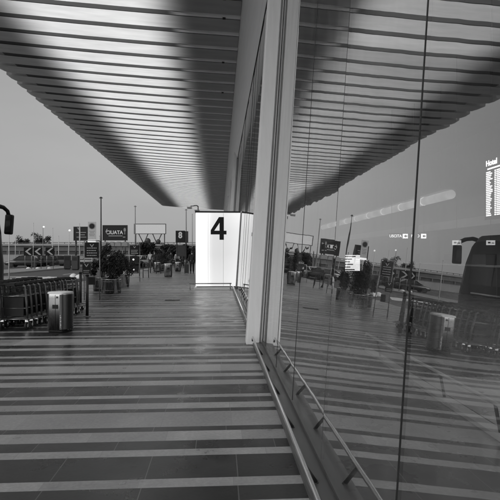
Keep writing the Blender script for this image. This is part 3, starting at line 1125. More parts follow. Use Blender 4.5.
dome('white dome bollard at the end of the trolley row, left of its pair', P(73.6, 31.5))
dome('white dome bollard at the end of the trolley row, right of its pair', P(79.5, 30.5))
dome('white dome bollard showing just above the rim of the nearest planter', P(114.5, 31.5))
dome('leftmost of three white dome bollards before the parked cars', P(28.5, 52, -0.12))
dome('middle of three white dome bollards before the parked cars', P(38, 52, -0.12))
dome('rightmost of three white dome bollards before the parked cars', P(49.3, 52, -0.12))
t = thing('barrel_bollard', 'tall white rounded bollard behind the planter beside the farther totem', 'bollard', P(124.8, 34.5))
mb = MB(); mb.lathe([(0.2, 0), (0.21, 0.5), (0.2, 0.68), (0.15, 0.8), (0.05, 0.86)], 20)
obj('body', mb, M['dome'], t)
mb = MB(); mb.lathe([(0.214, 0.40), (0.216, 0.41), (0.216, 0.5), (0.212, 0.51)], 20)
obj('band', mb, M['midgrey'], t)

dup(po, P(139.5, 33.5), 0, 'dark slim post between the farther totem and the hoop barrier', 'slim posts along the far kerb')
dup(po, P(150.5, 39.0), 0, 'dark slim post right of the hoop barrier beside the farther totem', 'slim posts along the far kerb')
dup(bin0, P(157.2, 41.5), R(10), 'steel litter bin in front of the far broad bush planter', 'steel litter bins', 1.05)
dup(bin0, P(178.0, 43.0), R(-5), 'steel litter bin under the figure 8 sign', 'steel litter bins', 1.05)
# hoop barriers on the far walkway
def hoop(label, loc, rz, w_=0.45, h_=0.95):
    t = thing('hoop_barrier', label, 'barrier', loc, rz, 'hoop barriers on the far walkway')
    mb = MB()
    mb.tube([(-w_ / 2, 0, 0), (-w_ / 2, 0, h_ - 0.08), (-w_ / 2 + 0.05, 0, h_ - 0.02), (-w_ / 2 + 0.1, 0, h_), (w_ / 2 - 0.1, 0, h_), (w_ / 2 - 0.05, 0, h_ - 0.02), (w_ / 2, 0, h_ - 0.08), (w_ / 2, 0, 0)], 0.025, 8)
    obj('hoop', mb, M['darkmetal'], t)
    mb = MB()
    mb.tube([(-w_ / 2, 0, 0.45), (w_ / 2, 0, 0.45)], 0.018, 8)
    obj('crossbar', mb, M['darkmetal'], t)
    return t


h0 = hoop('dark hoop barrier beside the farther totem', P(145.8, 31.5), R(10), 0.34)
dup(h0, P(172.5, 47), R(5), 'dark hoop barrier behind the lone far bin', 'hoop barriers on the far walkway')
dup(h0, P(158.5, 38), R(20), 'dark hoop barrier left of the lone far bin', 'hoop barriers on the far walkway')


# drain cover
mb = MB()
mb.box((-0.24, -0.14, 0.0), (0.24, 0.14, 0.006))
for k in range(7):
    mb.box((-0.2 + k * 0.06, -0.11, 0.006), (-0.17 + k * 0.06, 0.11, 0.010))
o = obj('drain_cover', mb, M['darkmetal']); o.location = P(172.5, 16.2, 0.004)
tag(o, 'small dark drain grate set in the paving left of the lit box', 'drain cover')

# ------------------------------------------------------------------ parking sign
t = thing('parking_sign', 'tall white road sign with a dark round no-stopping disc above the totem', 'road sign', P(92, 37, -0.12))
mb = MB(); mb.tube([(0, 0.04, 0), (0, 0.04, 3.95)], 0.035, 10)
obj('pole', mb, M['pole'], t)
mb = MB(); mb.box((-0.30, -0.012, 2.66), (0.30, 0.012, 4.0)); mb.bevel(0.004, 1)
pl = obj('plate', mb, M['offwhite'], t)
def disc(r0, n=28):
    return [(r0 * math.cos(2 * math.pi * k / n), 3.68 + r0 * math.sin(2 * math.pi * k / n)) for k in range(n)]
mb = MB(); mb.prism(disc(0.25), -0.018, -0.0125)
dk = obj('disc', mb, M['midgrey'], pl)
mb = MB(); mb.prism(disc(0.19), -0.024, -0.0185)
obj('disc_centre', mb, M['panel'], pl)
mb = MB()
for i, ww in enumerate((0.36, 0.44, 0.30, 0.4)):
    mb.box((-ww / 2, -0.016, 2.95 + i * 0.11), (ww / 2, -0.0125, 3.0 + i * 0.11))
obj('lettering', mb, M['midgrey'], pl)
mb = MB(); mb.box((-0.32, -0.02, 2.50), (0.28, 0.0, 2.655))
obj('lower_plate', mb, M['e_dim'], t)

# ------------------------------------------------------------------ billboards
def billboard(label, u0, u1, v0, v1, d, face, legs, cat='billboard'):
    a, b = P(u0, d), P(u1, d)
    c = (a + b) / 2
    W = (b - a).length
    z0, z1 = EYE + (254 - v1) / 500 * d, EYE + (254 - v0) / 500 * d
    t = thing('billboard', label, cat, (c.x, c.y, -0.13), -YAW)
    z0 += .13; z1 += .13
    mb = MB(); mb.box((-W / 2, 0, z0), (W / 2, 0.35, z1)); mb.bevel(0.03, 1)
    board = obj('board', mb, face, t)
    mb = MB()
    f = 0.12
    mb.box((-W / 2 - f, -0.06, z0 - f), (W / 2 + f, 0.3, z0 - 0.003)); mb.box((-W / 2 - f, -0.06, z1 + 0.003), (W / 2 + f, 0.3, z1 + f))
    mb.box((-W / 2 - f, -0.06, z0), (-W / 2 - 0.003, 0.3, z1)); mb.box((W / 2 + 0.003, -0.06, z0), (W / 2 + f, 0.3, z1))
    obj('frame', mb, M['darkmetal'], t)
    for x in legs:
        mb = MB(); mb.tube([(x * W, 0.2, 0), (x * W, 0.2, z0)], 0.14, 10)
        obj('leg', mb, M['darkmetal'], t)
    return t, board, W, z0, z1


t, bd, W, z0, z1 = billboard('dark billboard with white lettering beside the tall lamp mast', 103, 127, 225.6, 240, 125, M['panel'], (-0.42, 0.42))
zc = (z0 + z1) / 2
text_obj('lettering', 'CIUATA', 1.3, M['white'], bd, Matrix.Translation((-0.12, -0.03, zc + 0.05)) @ FACE, 0.02, 0.9, 0.02)
mb = MB()
mb.tube([(-2.0, -0.05, zc - 0.3), (-2.25, -0.05, zc + 0.3), (-1.9, -0.05, zc + 0.95)], 0.10, 6)
mb.box((-1.6, -0.05, zc - 0.85), (1.9, -0.02, zc - 0.72))
obj('swoosh', mb, M['offwhite'], bd)
mb = MB()
mb.prism([(2.45 + 0.3 * math.cos(x), zc + 0.75 + 0.5 * math.sin(x)) for x in [2 * math.pi * k / 16 for k in range(16)]], -0.05, -0.02)
mb.box((2.36, -0.05, zc - 0.4), (2.56, -0.02, zc + 0.2))
mb.box((2.0, -0.05, zc - 1.2), (2.6, -0.02, zc - 0.95))
obj('emblem', mb, M['midgrey'], bd)

t, bd, W, z0, z1 = billboard('blank white billboard on an open truss above the crowd', 134.5, 165.5, 224.2, 233.6, 125, M['white'], ())
mb = MB()
zb = 4.2
for x0, x1 in ((-2.9, -1.6), (-0.5, -1.6), (0.6, 1.7), (2.9, 1.7)):
    mb.tube([(x0, 0.2, z0), (x1, 0.2, zb)], 0.11, 8)
mb.tube([(-3.7, 0.2, zb), (3.7, 0.2, zb)], 0.12, 8)
for x in (-3.6, 0.0, 3.6):
    mb.tube([(x, 0.2, 0), (x, 0.2, z0 if abs(x) > 1 else zb)], 0.12, 8)
obj('truss', mb, M['darkmetal'], t)
for x, s in ((-0.55, 0.75), (2.1, 0.6)):
    mb = MB(); mb.ball((x, -0.1, zb + s * 0.9), s, 1, 0.4, 1, 14)
    obj('loudspeaker', mb, M['darkmetal'], t)

t, bd, W, z0, z1 = billboard('small dark double billboard with pale lines left of the parking sign', 74.2, 88.0, 227.3, 240, 90, M['panel'], (-0.4, 0.4))
mb = MB()
for i, (xa, xb) in enumerate(((-0.8, 0.95), (-0.35, 0.7), (-0.9, 0.9))):
    mb.box((xa, -0.05, z0 + 0.45 + i * 0.42), (xb, -0.02, z0 + 0.58 + i * 0.42))
mb.prism([(-0.75, z1 - 0.05), (-0.4, z1 - 0.5), (-0.05, z1 - 0.05)], -0.05, -0.02)
obj('lettering', mb, M['midgrey'], bd)
mb = MB(); mb.box((-0.22, -0.07, z0), (-0.12, -0.03, z1))
obj('divider', mb, M['offwhite'], bd)

# scalloped shade roof under the dark billboard
t = thing('shade_canopy', 'row of pale scalloped shade sails below the dark billboard', 'shade canopy', P(116, 100, -0.13), -YAW)
for k in range(4):
    mb = MB()
    x0 = -2.6 + k * 1.3
    poly = [(x0 + 0.62 + 0.62 * math.cos(a), 3.2 + 0.9 * math.sin(a)) for a in [R(180 - 20 * q) for q in range(10)]]
    mb.prism(poly, -1, 1)
    obj('sail', mb, M['midgrey'], t)
for k in range(5):
    mb = MB(); mb.tube([(-2.6 + k * 1.3, 0, 0), (-2.6 + k * 1.3, 0, 3.2)], 0.06, 8)
    obj('post', mb, M['dull_steel'], t)

# dark square sign with a pale figure
t = thing('gate_sign', 'dark square pole sign with a pale figure 8 above the far walkway', 'sign', P(181.3, 45), R(-3))
mb = MB(); mb.box((-0.5, -0.08, 2.55), (0.33, 0.08, 3.6)); mb.bevel(0.01, 1)
pn = obj('panel', mb, M['panel'], t)
mb = MB(); mb.box((0.345, -0.05, 2.5), (0.62, 0.09, 3.55))
obj('side_panel', mb, M['darkmetal'], t)
text_obj('numeral', '8', 0.75, M['white'], pn, Matrix.Translation((-0.08, -0.088, 3.17)) @ FACE, 0.006, 0.9, 0.03)
mb = MB()
for s in (-0.4, 0.42):
    mb.tube([(s, 0, 0), (s, 0, 2.55)], 0.05, 8)
obj('post', mb, M['darkmetal'], t)
mb = MB(); mb.box((-0.35, -0.06, 1.3), (0.36, 0.06, 2.3)); mb.bevel(0.01, 1)
obj('lower_panel', mb, M['darkmetal'], t)

# ------------------------------------------------------------------ lamp masts and pale poles
def mast(label, u, d, vtop, r, heads, m, group=None):
    h = EYE + (254 - vtop) / 500 * d + 0.12
    t = thing('lamp_mast', label, 'lamp mast', P(u, d, -0.13), -YAW, group)
    mb = MB(); mb.tube([(0, 0, 0), (0, 0, h * 0.5), (0, 0, h)], r, 10, radii=[r * 1.25, r, r * 0.7])
    obj('pole', mb, m, t)
    if heads == 't':
        mb = MB(); mb.box((-0.22 * r / 0.1, -0.1, h - 0.03), (0.22 * r / 0.1, 0.1, h + 0.05)); mb.box((-0.09, -0.12, h + 0.05), (0.09, 0.12, h + 0.14))
        obj('lamp_head', mb, m, t)
    elif heads == 'lit':
        mb = MB(); mb.ball((0.12, 0, h - 0.05), 0.15, 1, 1, 0.9, 12)
        obj('lamp_head', mb, M['e_lamp'], t)
    elif heads == 'cap':
        mb = MB(); mb.ball((0, 0, h), r * 1.1, 1, 1, 0.7, 10)
        obj('cap', mb, m, t)
    return t


mast('tall dark lamp mast with a T shaped head beside the dark billboard', 101, 60, 198, 0.085, 't', M['darkmetal'])
mast('grey lamp mast at the left edge of the white billboard', 135.2, 80, 206.5, 0.09, 't', M['midgrey'])
mast('grey lamp mast behind the dark square sign left of the lit box', 186.2, 80, 210, 0.09, 't', M['midgrey'])
mast('pale thin lamp mast close to the left edge of the lit box', 192.3, 110, 214, 0.08, 'cap', M['midgrey'])
mast('pale lamp mast with a glowing head above the chevron signs', 43, 75, 226.5, 0.05, 'lit', M['midgrey'])
mast('pale lamp mast with a glowing head just left of the small dark billboard', 68.8, 70, 230, 0.055, 'lit', M['pole'])
mast('pale tall pole in front of the small dark billboard', 79.5, 60, 223.5, 0.05, 'cap', M['pole'])
mast('pale tall pole between the first two chevron signs', 33.4, 70, 223, 0.055, 'cap', M['pole'])
mast('pale pole right of the third chevron sign', 52.6, 70, 228, 0.055, 'cap', M['pole'])
mast('short pale pole behind the parked cars, right of the third chevron', 58.6, 72, 236, 0.055, 'cap', M['pole'])
mast('short pale pole near the coach mirror, left of the parked cars', 15.4, 72, 237, 0.05, 'cap', M['pole'])
mast('pale slim pole directly below the coach mirror', 9.0, 30, 232, 0.03, 'cap', M['pole'])
mast('pale tall pole between the parking sign and the dark billboard', 99.3, 58, 236, 0.07, 'cap', M['pole'])

# ------------------------------------------------------------------ far structures
t = thing('parking_deck', 'long low concrete parking deck across the far background', 'building', P(95, 165, -0.13), -YAW)
mb = MB(); mb.box((-46, 0, 0.0), (46, 10, 2.6)); obj('lower_wall', mb, M['dark_opening'], t)
mb = MB(); mb.box((-46, -0.3, 2.65), (46, 10, 3.2)); obj('slab', mb, M['concrete'], t)
mb = MB(); mb.box((-46, 0.3, 3.25), (46, 9.5, 4.3)); obj('dark_storey', mb, M['concrete'], t)
mb = MB(); mb.box((-46, -0.4, 4.35), (46, 10, 5.05)); obj('parapet', mb, M['pale_concrete'], t)
mb = MB()
mb.box((-46, -0.3, 5.35), (46, -0.15, 5.5))
for k in range(47):
    mb.box((-46 + k * 2, -0.3, 5.05), (-45.85 + k * 2, -0.15, 5.36))
obj('railing', mb, M['darkmetal'], t)
for k in range(23):
    mb = MB(); mb.box((-45 + k * 4, -0.25, 0), (-44.6 + k * 4, -0.02, 2.64)); obj('column', mb, M['concrete'], t)
t = thing('boundary_wall', 'pale low boundary wall behind the parked cars', 'wall', P(40, 95, -0.13), -YAW)
mb = MB(); mb.box((-24, 0, 0), (24, 0.3, 1.5)); obj('wall', mb, M['pale_concrete'], t)
mb = MB(); mb.box((-24, -0.05, 1.503), (24, 0.35, 1.6)); obj('coping', mb, M['concrete'], t)
# distant trees
def tree(label, u, d, h, cw, seed):
    t = thing('tree', label, 'tree', P(u, d, -0.13), 0, 'dark trees on the skyline')
    rg = random.Random(seed)
    mb = MB(); mb.tube([(0, 0, 0), (0.1, 0, h * 0.4), (0, 0.1, h * 0.8)], 0.2, 8, radii=[0.25, 0.18, 0.06])
    for k in range(5):
        a = rg.uniform(0, 6.28)
        mb.tube([(0.05, 0, h * 0.4), (cw * 0.6 * math.cos(a), cw * 0.6 * math.sin(a), h * 0.75)], 0.08, 6, radii=[0.1, 0.03])
    obj('trunk', mb, M['bark'], t)
    mb = MB(); leaves(mb, (0, 0, h * 0.72), (cw, cw, h * 0.3), 1500, 0.28, rg)
    obj('crown', mb, M['leaf'], t, recalc=False)


tree('dark round tree on the skyline left of the chevron signs', 24, 185, 8.2, 2.6, 1)
tree('dark broad tree on the skyline above the second chevron sign', 38, 185, 8.3, 3.0, 2)
tree('small dark tree on the skyline above the third chevron sign', 46, 190, 7.6, 2.2, 4)
for i, (u, d, h, cw) in enumerate(((150, 75, 3.2, 1.6), (168, 70, 3.0, 1.8), (178, 66, 2.8, 1.5))):
    tree(('low dark tree behind the crowd under the white billboard', 'low broad dark tree behind the far bush and bin', 'low dark tree below the figure 8 sign')[i], u, d, h, cw, 20 + i)

for (ua, ub, d, h_, lab) in ((136, 160, 82, 2.5, 'long dark clipped hedge behind the far crowd, left half'), (161, 196, 86, 2.7, 'long dark clipped hedge behind the far bin and people, right half')):
    a_, b_ = P(ua, d), P(ub, d)
    t = thing('hedge', lab, 'hedge', ((a_.x + b_.x) / 2, (a_.y + b_.y) / 2, -0.13), -YAW)
    wd = (b_ - a_).length
    rg = random.Random(int(d))
    mb = MB()
    for i in range(3800):
        p = Vector((rg.uniform(-wd / 2, wd / 2), rg.uniform(-0.7, 0.7), h_ * rg.random() ** 0.8 * (0.93 + 0.12 * math.sin(i % 97))))
        u_ = Vector((rg.gauss(0, 1), rg.gauss(0, 1), rg.gauss(0, 1))).normalized() * 0.16
        v_ = u_.orthogonal().normalized() * 0.09
        mb.face([p - u_, p + v_, p + u_, p - v_])
    obj('foliage', mb, M['leaf'], t, recalc=False)
    mb = MB(); mb.box((-wd / 2 + 0.2, -0.5, 0), (wd / 2 - 0.2, 0.5, h_ * 0.85)); obj('branches', mb, M['bark'], t)
# ------------------------------------------------------------------ chevron signs
ch0 = None
for i, (u, lab) in enumerate(((28.3, 'leftmost white chevron arrow sign on the traffic island'), (37.9, 'middle white chevron arrow sign on the traffic island'), (50.0, 'rightmost white chevron arrow sign on the traffic island'))):
    p = P(u, 50.5, -0.02)
    if ch0 is None:
        ch0 = thing('chevron_sign', lab, 'road sign', p, R(20), 'chevron signs on the island')
        mb = MB(); mb.box((-0.42, -0.02, 1.36), (0.42, 0.02, 2.19)); mb.bevel(0.01, 1)
        pl = obj('plate', mb, M['panel'], ch0)
        mb = MB()
        mb.prism([(-0.30, 1.775), (0.10, 1.43), (0.31, 1.43), (-0.08, 1.775)], -0.03, -0.021)
        mb.prism([(-0.30, 1.775), (-0.08, 1.775), (0.31, 2.12), (0.10, 2.12)], -0.03, -0.021)
        obj('arrow', mb, M['offwhite'], pl)
        for s in (-0.3, 0.3):
            mb = MB(); mb.tube([(s, 0.04, 0), (s, 0.04, 2.1)], 0.03, 8); obj('post', mb, M['dull_steel'], ch0)
    else:
        dup(ch0, p, R(20), lab, 'chevron signs on the island')

# ------------------------------------------------------------------ cars
def make_car(label, loc, rz, paint, group):
    t = thing('parked_car', label, 'car', loc, rz, group)
    Wd = 0.86
    # lofted body: side outline stations (x, z_low, z_belt, half width)
    prof = [(-2.1, 0.42, 0.74, 0.66), (-2.03, 0.30, 0.86, 0.78), (-1.5, 0.24, 0.95, 0.86), (-0.5, 0.22, 0.96, 0.87), (0.7, 0.22, 0.95, 0.87), (1.4, 0.24, 0.88, 0.85), (1.95, 0.28, 0.76, 0.78), (2.1, 0.40, 0.66, 0.62)]
    mb = MB()
    rings = []
    for x, zl, zh, hw in prof:
        pts = []
        for a in range(16):
            th = 2 * math.pi * a / 16
            c, s = math.cos(th), math.sin(th)
            e = 0.45
            yy = hw * math.copysign(abs(c) ** e, c)
            zz = (zl + zh) / 2 + (zh - zl) / 2 * math.copysign(abs(s) ** e, s)
            pts.append(mb.bm.verts.new((x, yy, zz)))
        rings.append(pts)
    for i in range(len(rings) - 1):
        for k in range(16):
            f = mb.bm.faces.new((rings[i][k], rings[i][(k + 1) % 16], rings[i + 1][(k + 1) % 16], rings[i + 1][k])); f.smooth = True
    mb.bm.faces.new(rings[0]); mb.bm.faces.new(rings[-1][::-1])
    # roof with pillars
    mb.prism([(-1.25, 1.36), (-0.9, 1.44), (0.1, 1.45), (0.42, 1.38)], -0.62, 0.62)
    for s in (-1, 1):
        for (xa, xb) in ((-1.85, -1.15), (-0.28, -0.26), (1.12, 0.38)):
            mb.tube([(xa, s * 0.76, 0.92), (xb, s * 0.61, 1.40)], 0.04, 6)
    body = obj('body', mb, paint, t)
    mb = MB()
    lo_ = [(-1.82, 0.74), (1.08, 0.74)]
    v = [(-1.80, -0.75, 0.93), (1.08, -0.75, 0.93), (1.08, 0.75, 0.93), (-1.80, 0.75, 0.93), (-1.20, -0.60, 1.385), (0.38, -0.60, 1.385), (0.38, 0.60, 1.385), (-1.20, 0.60, 1.385)]
    vs = [mb.bm.verts.new(p) for p in v]
    for q in ((0, 1, 5, 4), (1, 2, 6, 5), (2, 3, 7, 6), (3, 0, 4, 7), (4, 5, 6, 7), (3, 2, 1, 0)):
        mb.bm.faces.new([vs[i] for i in q])
    obj('window', mb, M['carglass'], t)
    for x in (-1.3, 1.32):
        for s in (-1, 1):
            mb = MB()
            n = 20
            mb.prism([(x + 0.32 * math.cos(2 * math.pi * k / n), 0.32 + 0.32 * math.sin(2 * math.pi * k / n)) for k in range(n)], s * 0.88 - 0.1, s * 0.88 + 0.02)
            wh = obj('wheel', mb, M['rubber'], t)
            mb = MB()
            mb.prism([(x + 0.2 * math.cos(2 * math.pi * k / n), 0.32 + 0.2 * math.sin(2 * math.pi * k / n)) for k in range(n)], s * 0.9 - 0.02, s * 0.9 + 0.012)
            obj('rim', mb, M['darkmetal'], wh)
    for s in (-1, 1):
        mb = MB(); mb.ball((1.97, s * 0.58, 0.64), 0.09, 0.5, 1.4, 0.6, 10); obj('headlight', mb, M['lamp'], t)
        mb = MB(); mb.ball((-2.02, s * 0.6, 0.72), 0.11, 0.5, 1.3, 0.8, 10); obj('tail_light', mb, M['midgrey'], t)
    return t


c0 = make_car('leftmost dark parked car behind the white domes, side on', P(24.5, 60.5, -0.12), R(186), M['carpaint'], 'cars parked beyond the island')
dup(c0, P(40.5, 62.5, -0.12), R(200), 'dark parked car behind the middle and right domes', 'cars parked beyond the island')
make_car('grey parked car at the right end of the car row', P(53.5, 63.5, -0.12), R(212), M['carpaint_grey'], 'cars parked beyond the island')
cw_ = make_car('white parked car beyond the farther totem', P(142, 62, -0.12), R(70), M['carpaint_white'], 'cars near the crowd')
dup(c0, P(131, 58, -0.12), R(75), 'dark car behind the farther totem', 'cars near the crowd')
dup(cw_, P(112, 72, -0.12), R(185), 'white car behind the big shrubs, under the dark billboard', 'cars near the crowd')
dup(c0, P(84, 66, -0.12), R(170), 'dark car standing behind the nearer totem', 'cars near the crowd')

dup(c0, P(160, 67, -0.12), R(178), 'dark car behind the far broad bush, in front of the hedge', 'cars near the crowd')
dup(cw_, P(172, 73, -0.12), R(182), 'white car far off behind the lone far bin', 'cars near the crowd')
dup(c0, P(121, 64, -0.12), R(186), 'dark car between the big shrubs and the farther totem', 'cars near the crowd')
# dark cabinets on the island
cab = None
for i, (u, d, lab) in enumerate(((67.5, 52, 'dark ticket cabinet left of its twin near the pale lamp mast'), (75.5, 50, 'dark ticket cabinet right of its twin below the small billboard'))):
    if cab is None:
        cab = thing('ticket_cabinet', lab, 'ticket machine', P(u, d, -0.1), R(8), 'dark ticket cabinets')
        mb = MB(); mb.box((-0.32, -0.25, 0.08), (0.32, 0.25, 1.45)); mb.bevel(0.03, 2); obj('body', mb, M['darkmetal'], cab)
        mb = MB(); mb.box((-0.26, -0.2, 0), (0.26, 0.2, 0.08)); obj('foot', mb, M['black'], cab)
        mb = MB(); mb.box((-0.22, -0.262, 0.95), (0.22, -0.252, 1.3)); obj('screen', mb, M['carglass'], cab)
    else:
        dup(cab, P(u, d, -0.1), R(-4), lab, 'dark ticket cabinets')

# ------------------------------------------------------------------ coach
t = thing('coach', 'black touring coach standing at the kerb on the far left', 'coach', (-9.58, 8.0, -0.12))
mb = MB()
prof = [(-1.27, 0.32), (1.27, 0.32), (1.28, 1.2), (1.26, 2.6), (1.20, 3.3), (1.05, 3.55), (0.6, 3.62), (-0.6, 3.62), (-1.05, 3.55), (-1.20, 3.3), (-1.26, 2.6), (-1.28, 1.2)]
stations = [(0.0, 0.97), (0.15, 1.0), (11.2, 1.0), (11.75, 0.985), (12.0, 0.94)]
rings = []
for yy, s in stations:
    lean = -0.0
    rings.append([mb.bm.verts.new((x * s, yy - (0.32 * max(0, z - 1.2) / 2.4 if yy > 11.5 else 0), 0.32 + (z - 0.32) * (s if z > 2 else 1))) for x, z in prof])
for i in range(len(rings) - 1):
    for k in range(len(prof)):
        f = mb.bm.faces.new((rings[i][k], rings[i][(k + 1) % len(prof)], rings[i + 1][(k + 1) % len(prof)], rings[i + 1][k])); f.smooth = False
mb.bm.faces.new(rings[0]); mb.bm.faces.new(rings[-1][::-1])
obj('body', mb, M['coach'], t)
for s in (-1, 1):
    for k in range(6):
        mb = MB()
        mb.prism([(1.0 + k * 1.72, 1.62), (2.64 + k * 1.72, 1.62), (2.64 + k * 1.72, 2.78), (1.0 + k * 1.72, 2.78)], s * 1.262, s * 1.290, axis='x')
        obj('side_window', mb, M['carglass'], t)
    for yy in (2.9, 9.4):
        mb = MB()
        mb.prism([(yy + 0.5 * math.cos(2 * math.pi * k / 24), 0.5 + 0.5 * math.sin(2 * math.pi * k / 24)) for k in range(24)], s * 1.05, s * 1.30, axis='x')
        wv = obj('wheel', mb, M['rubber'], t)
        mb = MB()
        mb.prism([(yy + 0.3 * math.cos(2 * math.pi * k / 24), 0.5 + 0.3 * math.sin(2 * math.pi * k / 24)) for k in range(24)], s * 1.28, s * 1.315, axis='x')
        obj('rim', mb, M['steel_tube'], wv)
    mb = MB(); mb.box((s * 1.284 - 0.008, 0.5, 1.26), (s * 1.284 + 0.008, 11.0, 1.31)); obj('trim', mb, M['steel_tube'], t)
    mb = MB(); mb.ball((s * 0.85, 11.98, 0.75), 0.2, 1.2, 0.35, 0.8, 12); obj('headlight', mb, M['lamp'], t)
mb = MB()
mb.prism([(-1.12, 1.35), (1.12, 1.35), (1.1, 3.0), (-1.1, 3.0)], 11.72, 11.76)
obj('windscreen', mb, M['carglass'], t)
for s in (1, -1):
    mb = MB()
    pts = [(s * 0.95, 11.5, 3.36), (s * 1.02, 11.95, 3.48), (s * 1.06, 12.3, 3.46), (s * 1.14, 12.5, 3.33), (s * 1.18, 12.55, 3.1)]
    mb.tube(pts, 0.05, 10, radii=[0.085, 0.085, 0.08, 0.075, 0.075])
    arm = obj('mirror_arm', mb, M['black'], t)
    mb = MB()
    mb.box((-0.145, -0.12, -0.40), (0.145, 0.12, 0.40)); mb.bevel(0.07, 3)
    bmesh.ops.rotate(mb.bm, verts=mb.bm.verts, cent=(0, 0, 0), matrix=Matrix.Rotation(R(4), 3, 'Y'))
    bmesh.ops.translate(mb.bm, verts=mb.bm.verts, vec=(s * 1.18, 12.55, 2.80))
    hs = obj('mirror_housing', mb, M['black'], arm)
    mb = MB(); mb.box((s * 1.18 - 0.095, 12.422, 2.5), (s * 1.18 + 0.095, 12.428, 3.0))
    obj('mirror_glass', mb, M['steel_tube'], arm)

# ------------------------------------------------------------------ people
def skin_mesh(name, joints, edges, m, parent, sub=2):
    me = bpy.data.meshes.new(name)
    me.from_pydata([j[0] for j in joints], edges, [])
    o = bpy.data.objects.new(name + '_tmp', me)
    COL.objects.link(o)
    sk = o.modifiers.new('skin', 'SKIN')
    sk.use_smooth_shade = True
    lay = me.skin_vertices[0].data
    for i, (_, r) in enumerate(joints):
        lay[i].radius = r if isinstance(r, tuple) else (r, r)
        lay[i].use_root = (i == 0)
    ss = o.modifiers.new('sub', 'SUBSURF'); ss.levels = sub; ss.render_levels = sub
    dg = bpy.context.evaluated_depsgraph_get()
    dg.update()
    m2 = bpy.data.meshes.new_from_object(o.evaluated_get(dg))
    m2.name = name
    bpy.data.objects.remove(o)
    m2.materials.clear(); m2.materials.append(m)
    for p in m2.polygons:
        p.use_smooth = True
    r = bpy.data.objects.new(name, m2)
    COL.objects.link(r); r.parent = parent
    return r


def person(label, loc, rz, stride=0.12, top=None, legs=None, arm=0.12, group=None, hat=False, H=1.75, reach=0.0, bag=False):
    top = top or M['cloth_black']; legs = legs or M['cloth_black']
    k = H / 1.75
    t = thing('person', label, 'person', loc, rz, group)
    t.scale = (k, k, k)
    hip, sh = 0.10, 0.185
    fy = stride
    kneeL, kneeR = (hip, fy * 0.55 + 0.03, 0.50), (-hip, -fy * 0.35 + 0.03, 0.50)
    ankL, ankR = (hip, fy, 0.09), (-hip, -fy, 0.11)
    J = [((0, 0, 0.95), (0.125, 0.10)), ((0, 0.0, 1.15), (0.12, 0.09)), ((0, 0.0, 1.36), (0.145, 0.095)), ((0, 0.0, 1.47), (0.065, 0.06)), ((0, 0.015, 1.54), 0.05), ((0, 0.025, 1.63), (0.075, 0.092)), ((0, 0.02, 1.715), (0.06, 0.075)),
         ((hip, 0, 0.88), 0.082), (kneeL, 0.055), (ankL, 0.04), ((hip * 1.1, fy + 0.12, 0.045), (0.04, 0.03)),
         ((-hip, 0, 0.88), 0.082), (kneeR, 0.055), (ankR, 0.04), ((-hip * 1.1, -fy + 0.12, 0.05), (0.04, 0.03)),
         ((sh, 0, 1.41), 0.055), ((sh + 0.07, -arm * 0.4, 1.13), 0.042), ((sh + 0.07, arm * 0.6 + 0.04 + reach, 0.90 + reach * 0.7), 0.03), ((sh + 0.065, arm * 0.8 + 0.06 + reach, 0.79 + reach * 0.9), (0.022, 0.038)),
         ((-sh, 0, 1.41), 0.055), ((-sh - 0.07, arm * 0.3, 1.13), 0.042), ((-sh - 0.07, -arm * 0.3 + 0.06, 0.90), 0.03), ((-sh - 0.065, -arm * 0.4 + 0.07, 0.79), (0.022, 0.038))]
    E = [(0, 1), (1, 2), (2, 3), (3, 4), (4, 5), (5, 6), (0, 7), (7, 8), (8, 9), (9, 10), (0, 11), (11, 12), (12, 13), (13, 14), (2, 15), (15, 16), (16, 17), (17, 18), (2, 19), (19, 20), (20, 21), (21, 22)]
    b = skin_mesh('body', J, E, M['skin'], t)
    # face and ears, joined to the body mesh would be lost at this size: nose, ears as a small child
    mb = MB()
    mb.ball((0, 0.118, 1.615), 0.016, 0.8, 1, 1.4, 8); mb.ball((0.078, 0.02, 1.62), 0.022, 0.5, 1, 1.4, 8); mb.ball((-0.078, 0.02, 1.62), 0.022, 0.5, 1, 1.4, 8)
    obj('face', mb, M['skin'], b)
    # hair: cap over the back and top of the head
    mb = MB()
    mb.ball((0, 0.0, 1.665), 0.098, 0.9, 1.05, 0.95, 16)
    obj('hair', mb, M['hair'], b)
    G = 0.022
    JJ = [((0, 0, 0.86), (0.165, 0.135)), ((0, 0, 1.0), (0.155, 0.125)), ((0, 0, 1.18), (0.15, 0.115)), ((0, 0, 1.37), (0.168, 0.118)), ((0, 0, 1.475), (0.085, 0.08)),
          ((sh, 0, 1.41), 0.078), ((sh + 0.07, -arm * 0.4, 1.13), 0.06), ((sh + 0.07, arm * 0.6 + 0.03 + reach, 0.92 + reach * 0.7), 0.048),
          ((-sh, 0, 1.41), 0.078), ((-sh - 0.07, arm * 0.3, 1.13), 0.06), ((-sh - 0.07, -arm * 0.3 + 0.05, 0.92), 0.048)]
    EE = [(0, 1), (1, 2), (2, 3), (3, 4), (3, 5), (5, 6), (6, 7), (3, 8), (8, 9), (9, 10)]
    skin_mesh('jacket', JJ, EE, top, t)
    JT = [((0, 0, 0.93), (0.145, 0.12)), ((hip, 0, 0.86), 0.102), (kneeL, 0.076), ((ankL[0], ankL[1], ankL[2] + 0.0), 0.062), ((-hip, 0, 0.86), 0.102), (kneeR, 0.076), ((ankR[0], ankR[1], ankR[2]), 0.062)]
    skin_mesh('trousers', JT, [(0, 1), (1, 2), (2, 3), (0, 4), (4, 5), (5, 6)], legs, t)
    for (x, y_, z_) in (ankL, ankR):
        mb = MB(); mb.ball((x, y_ + 0.06, 0.05), 0.06, 0.85, 2.2, 0.8, 12)
        obj('shoe', mb, M['black'], t)
    return t


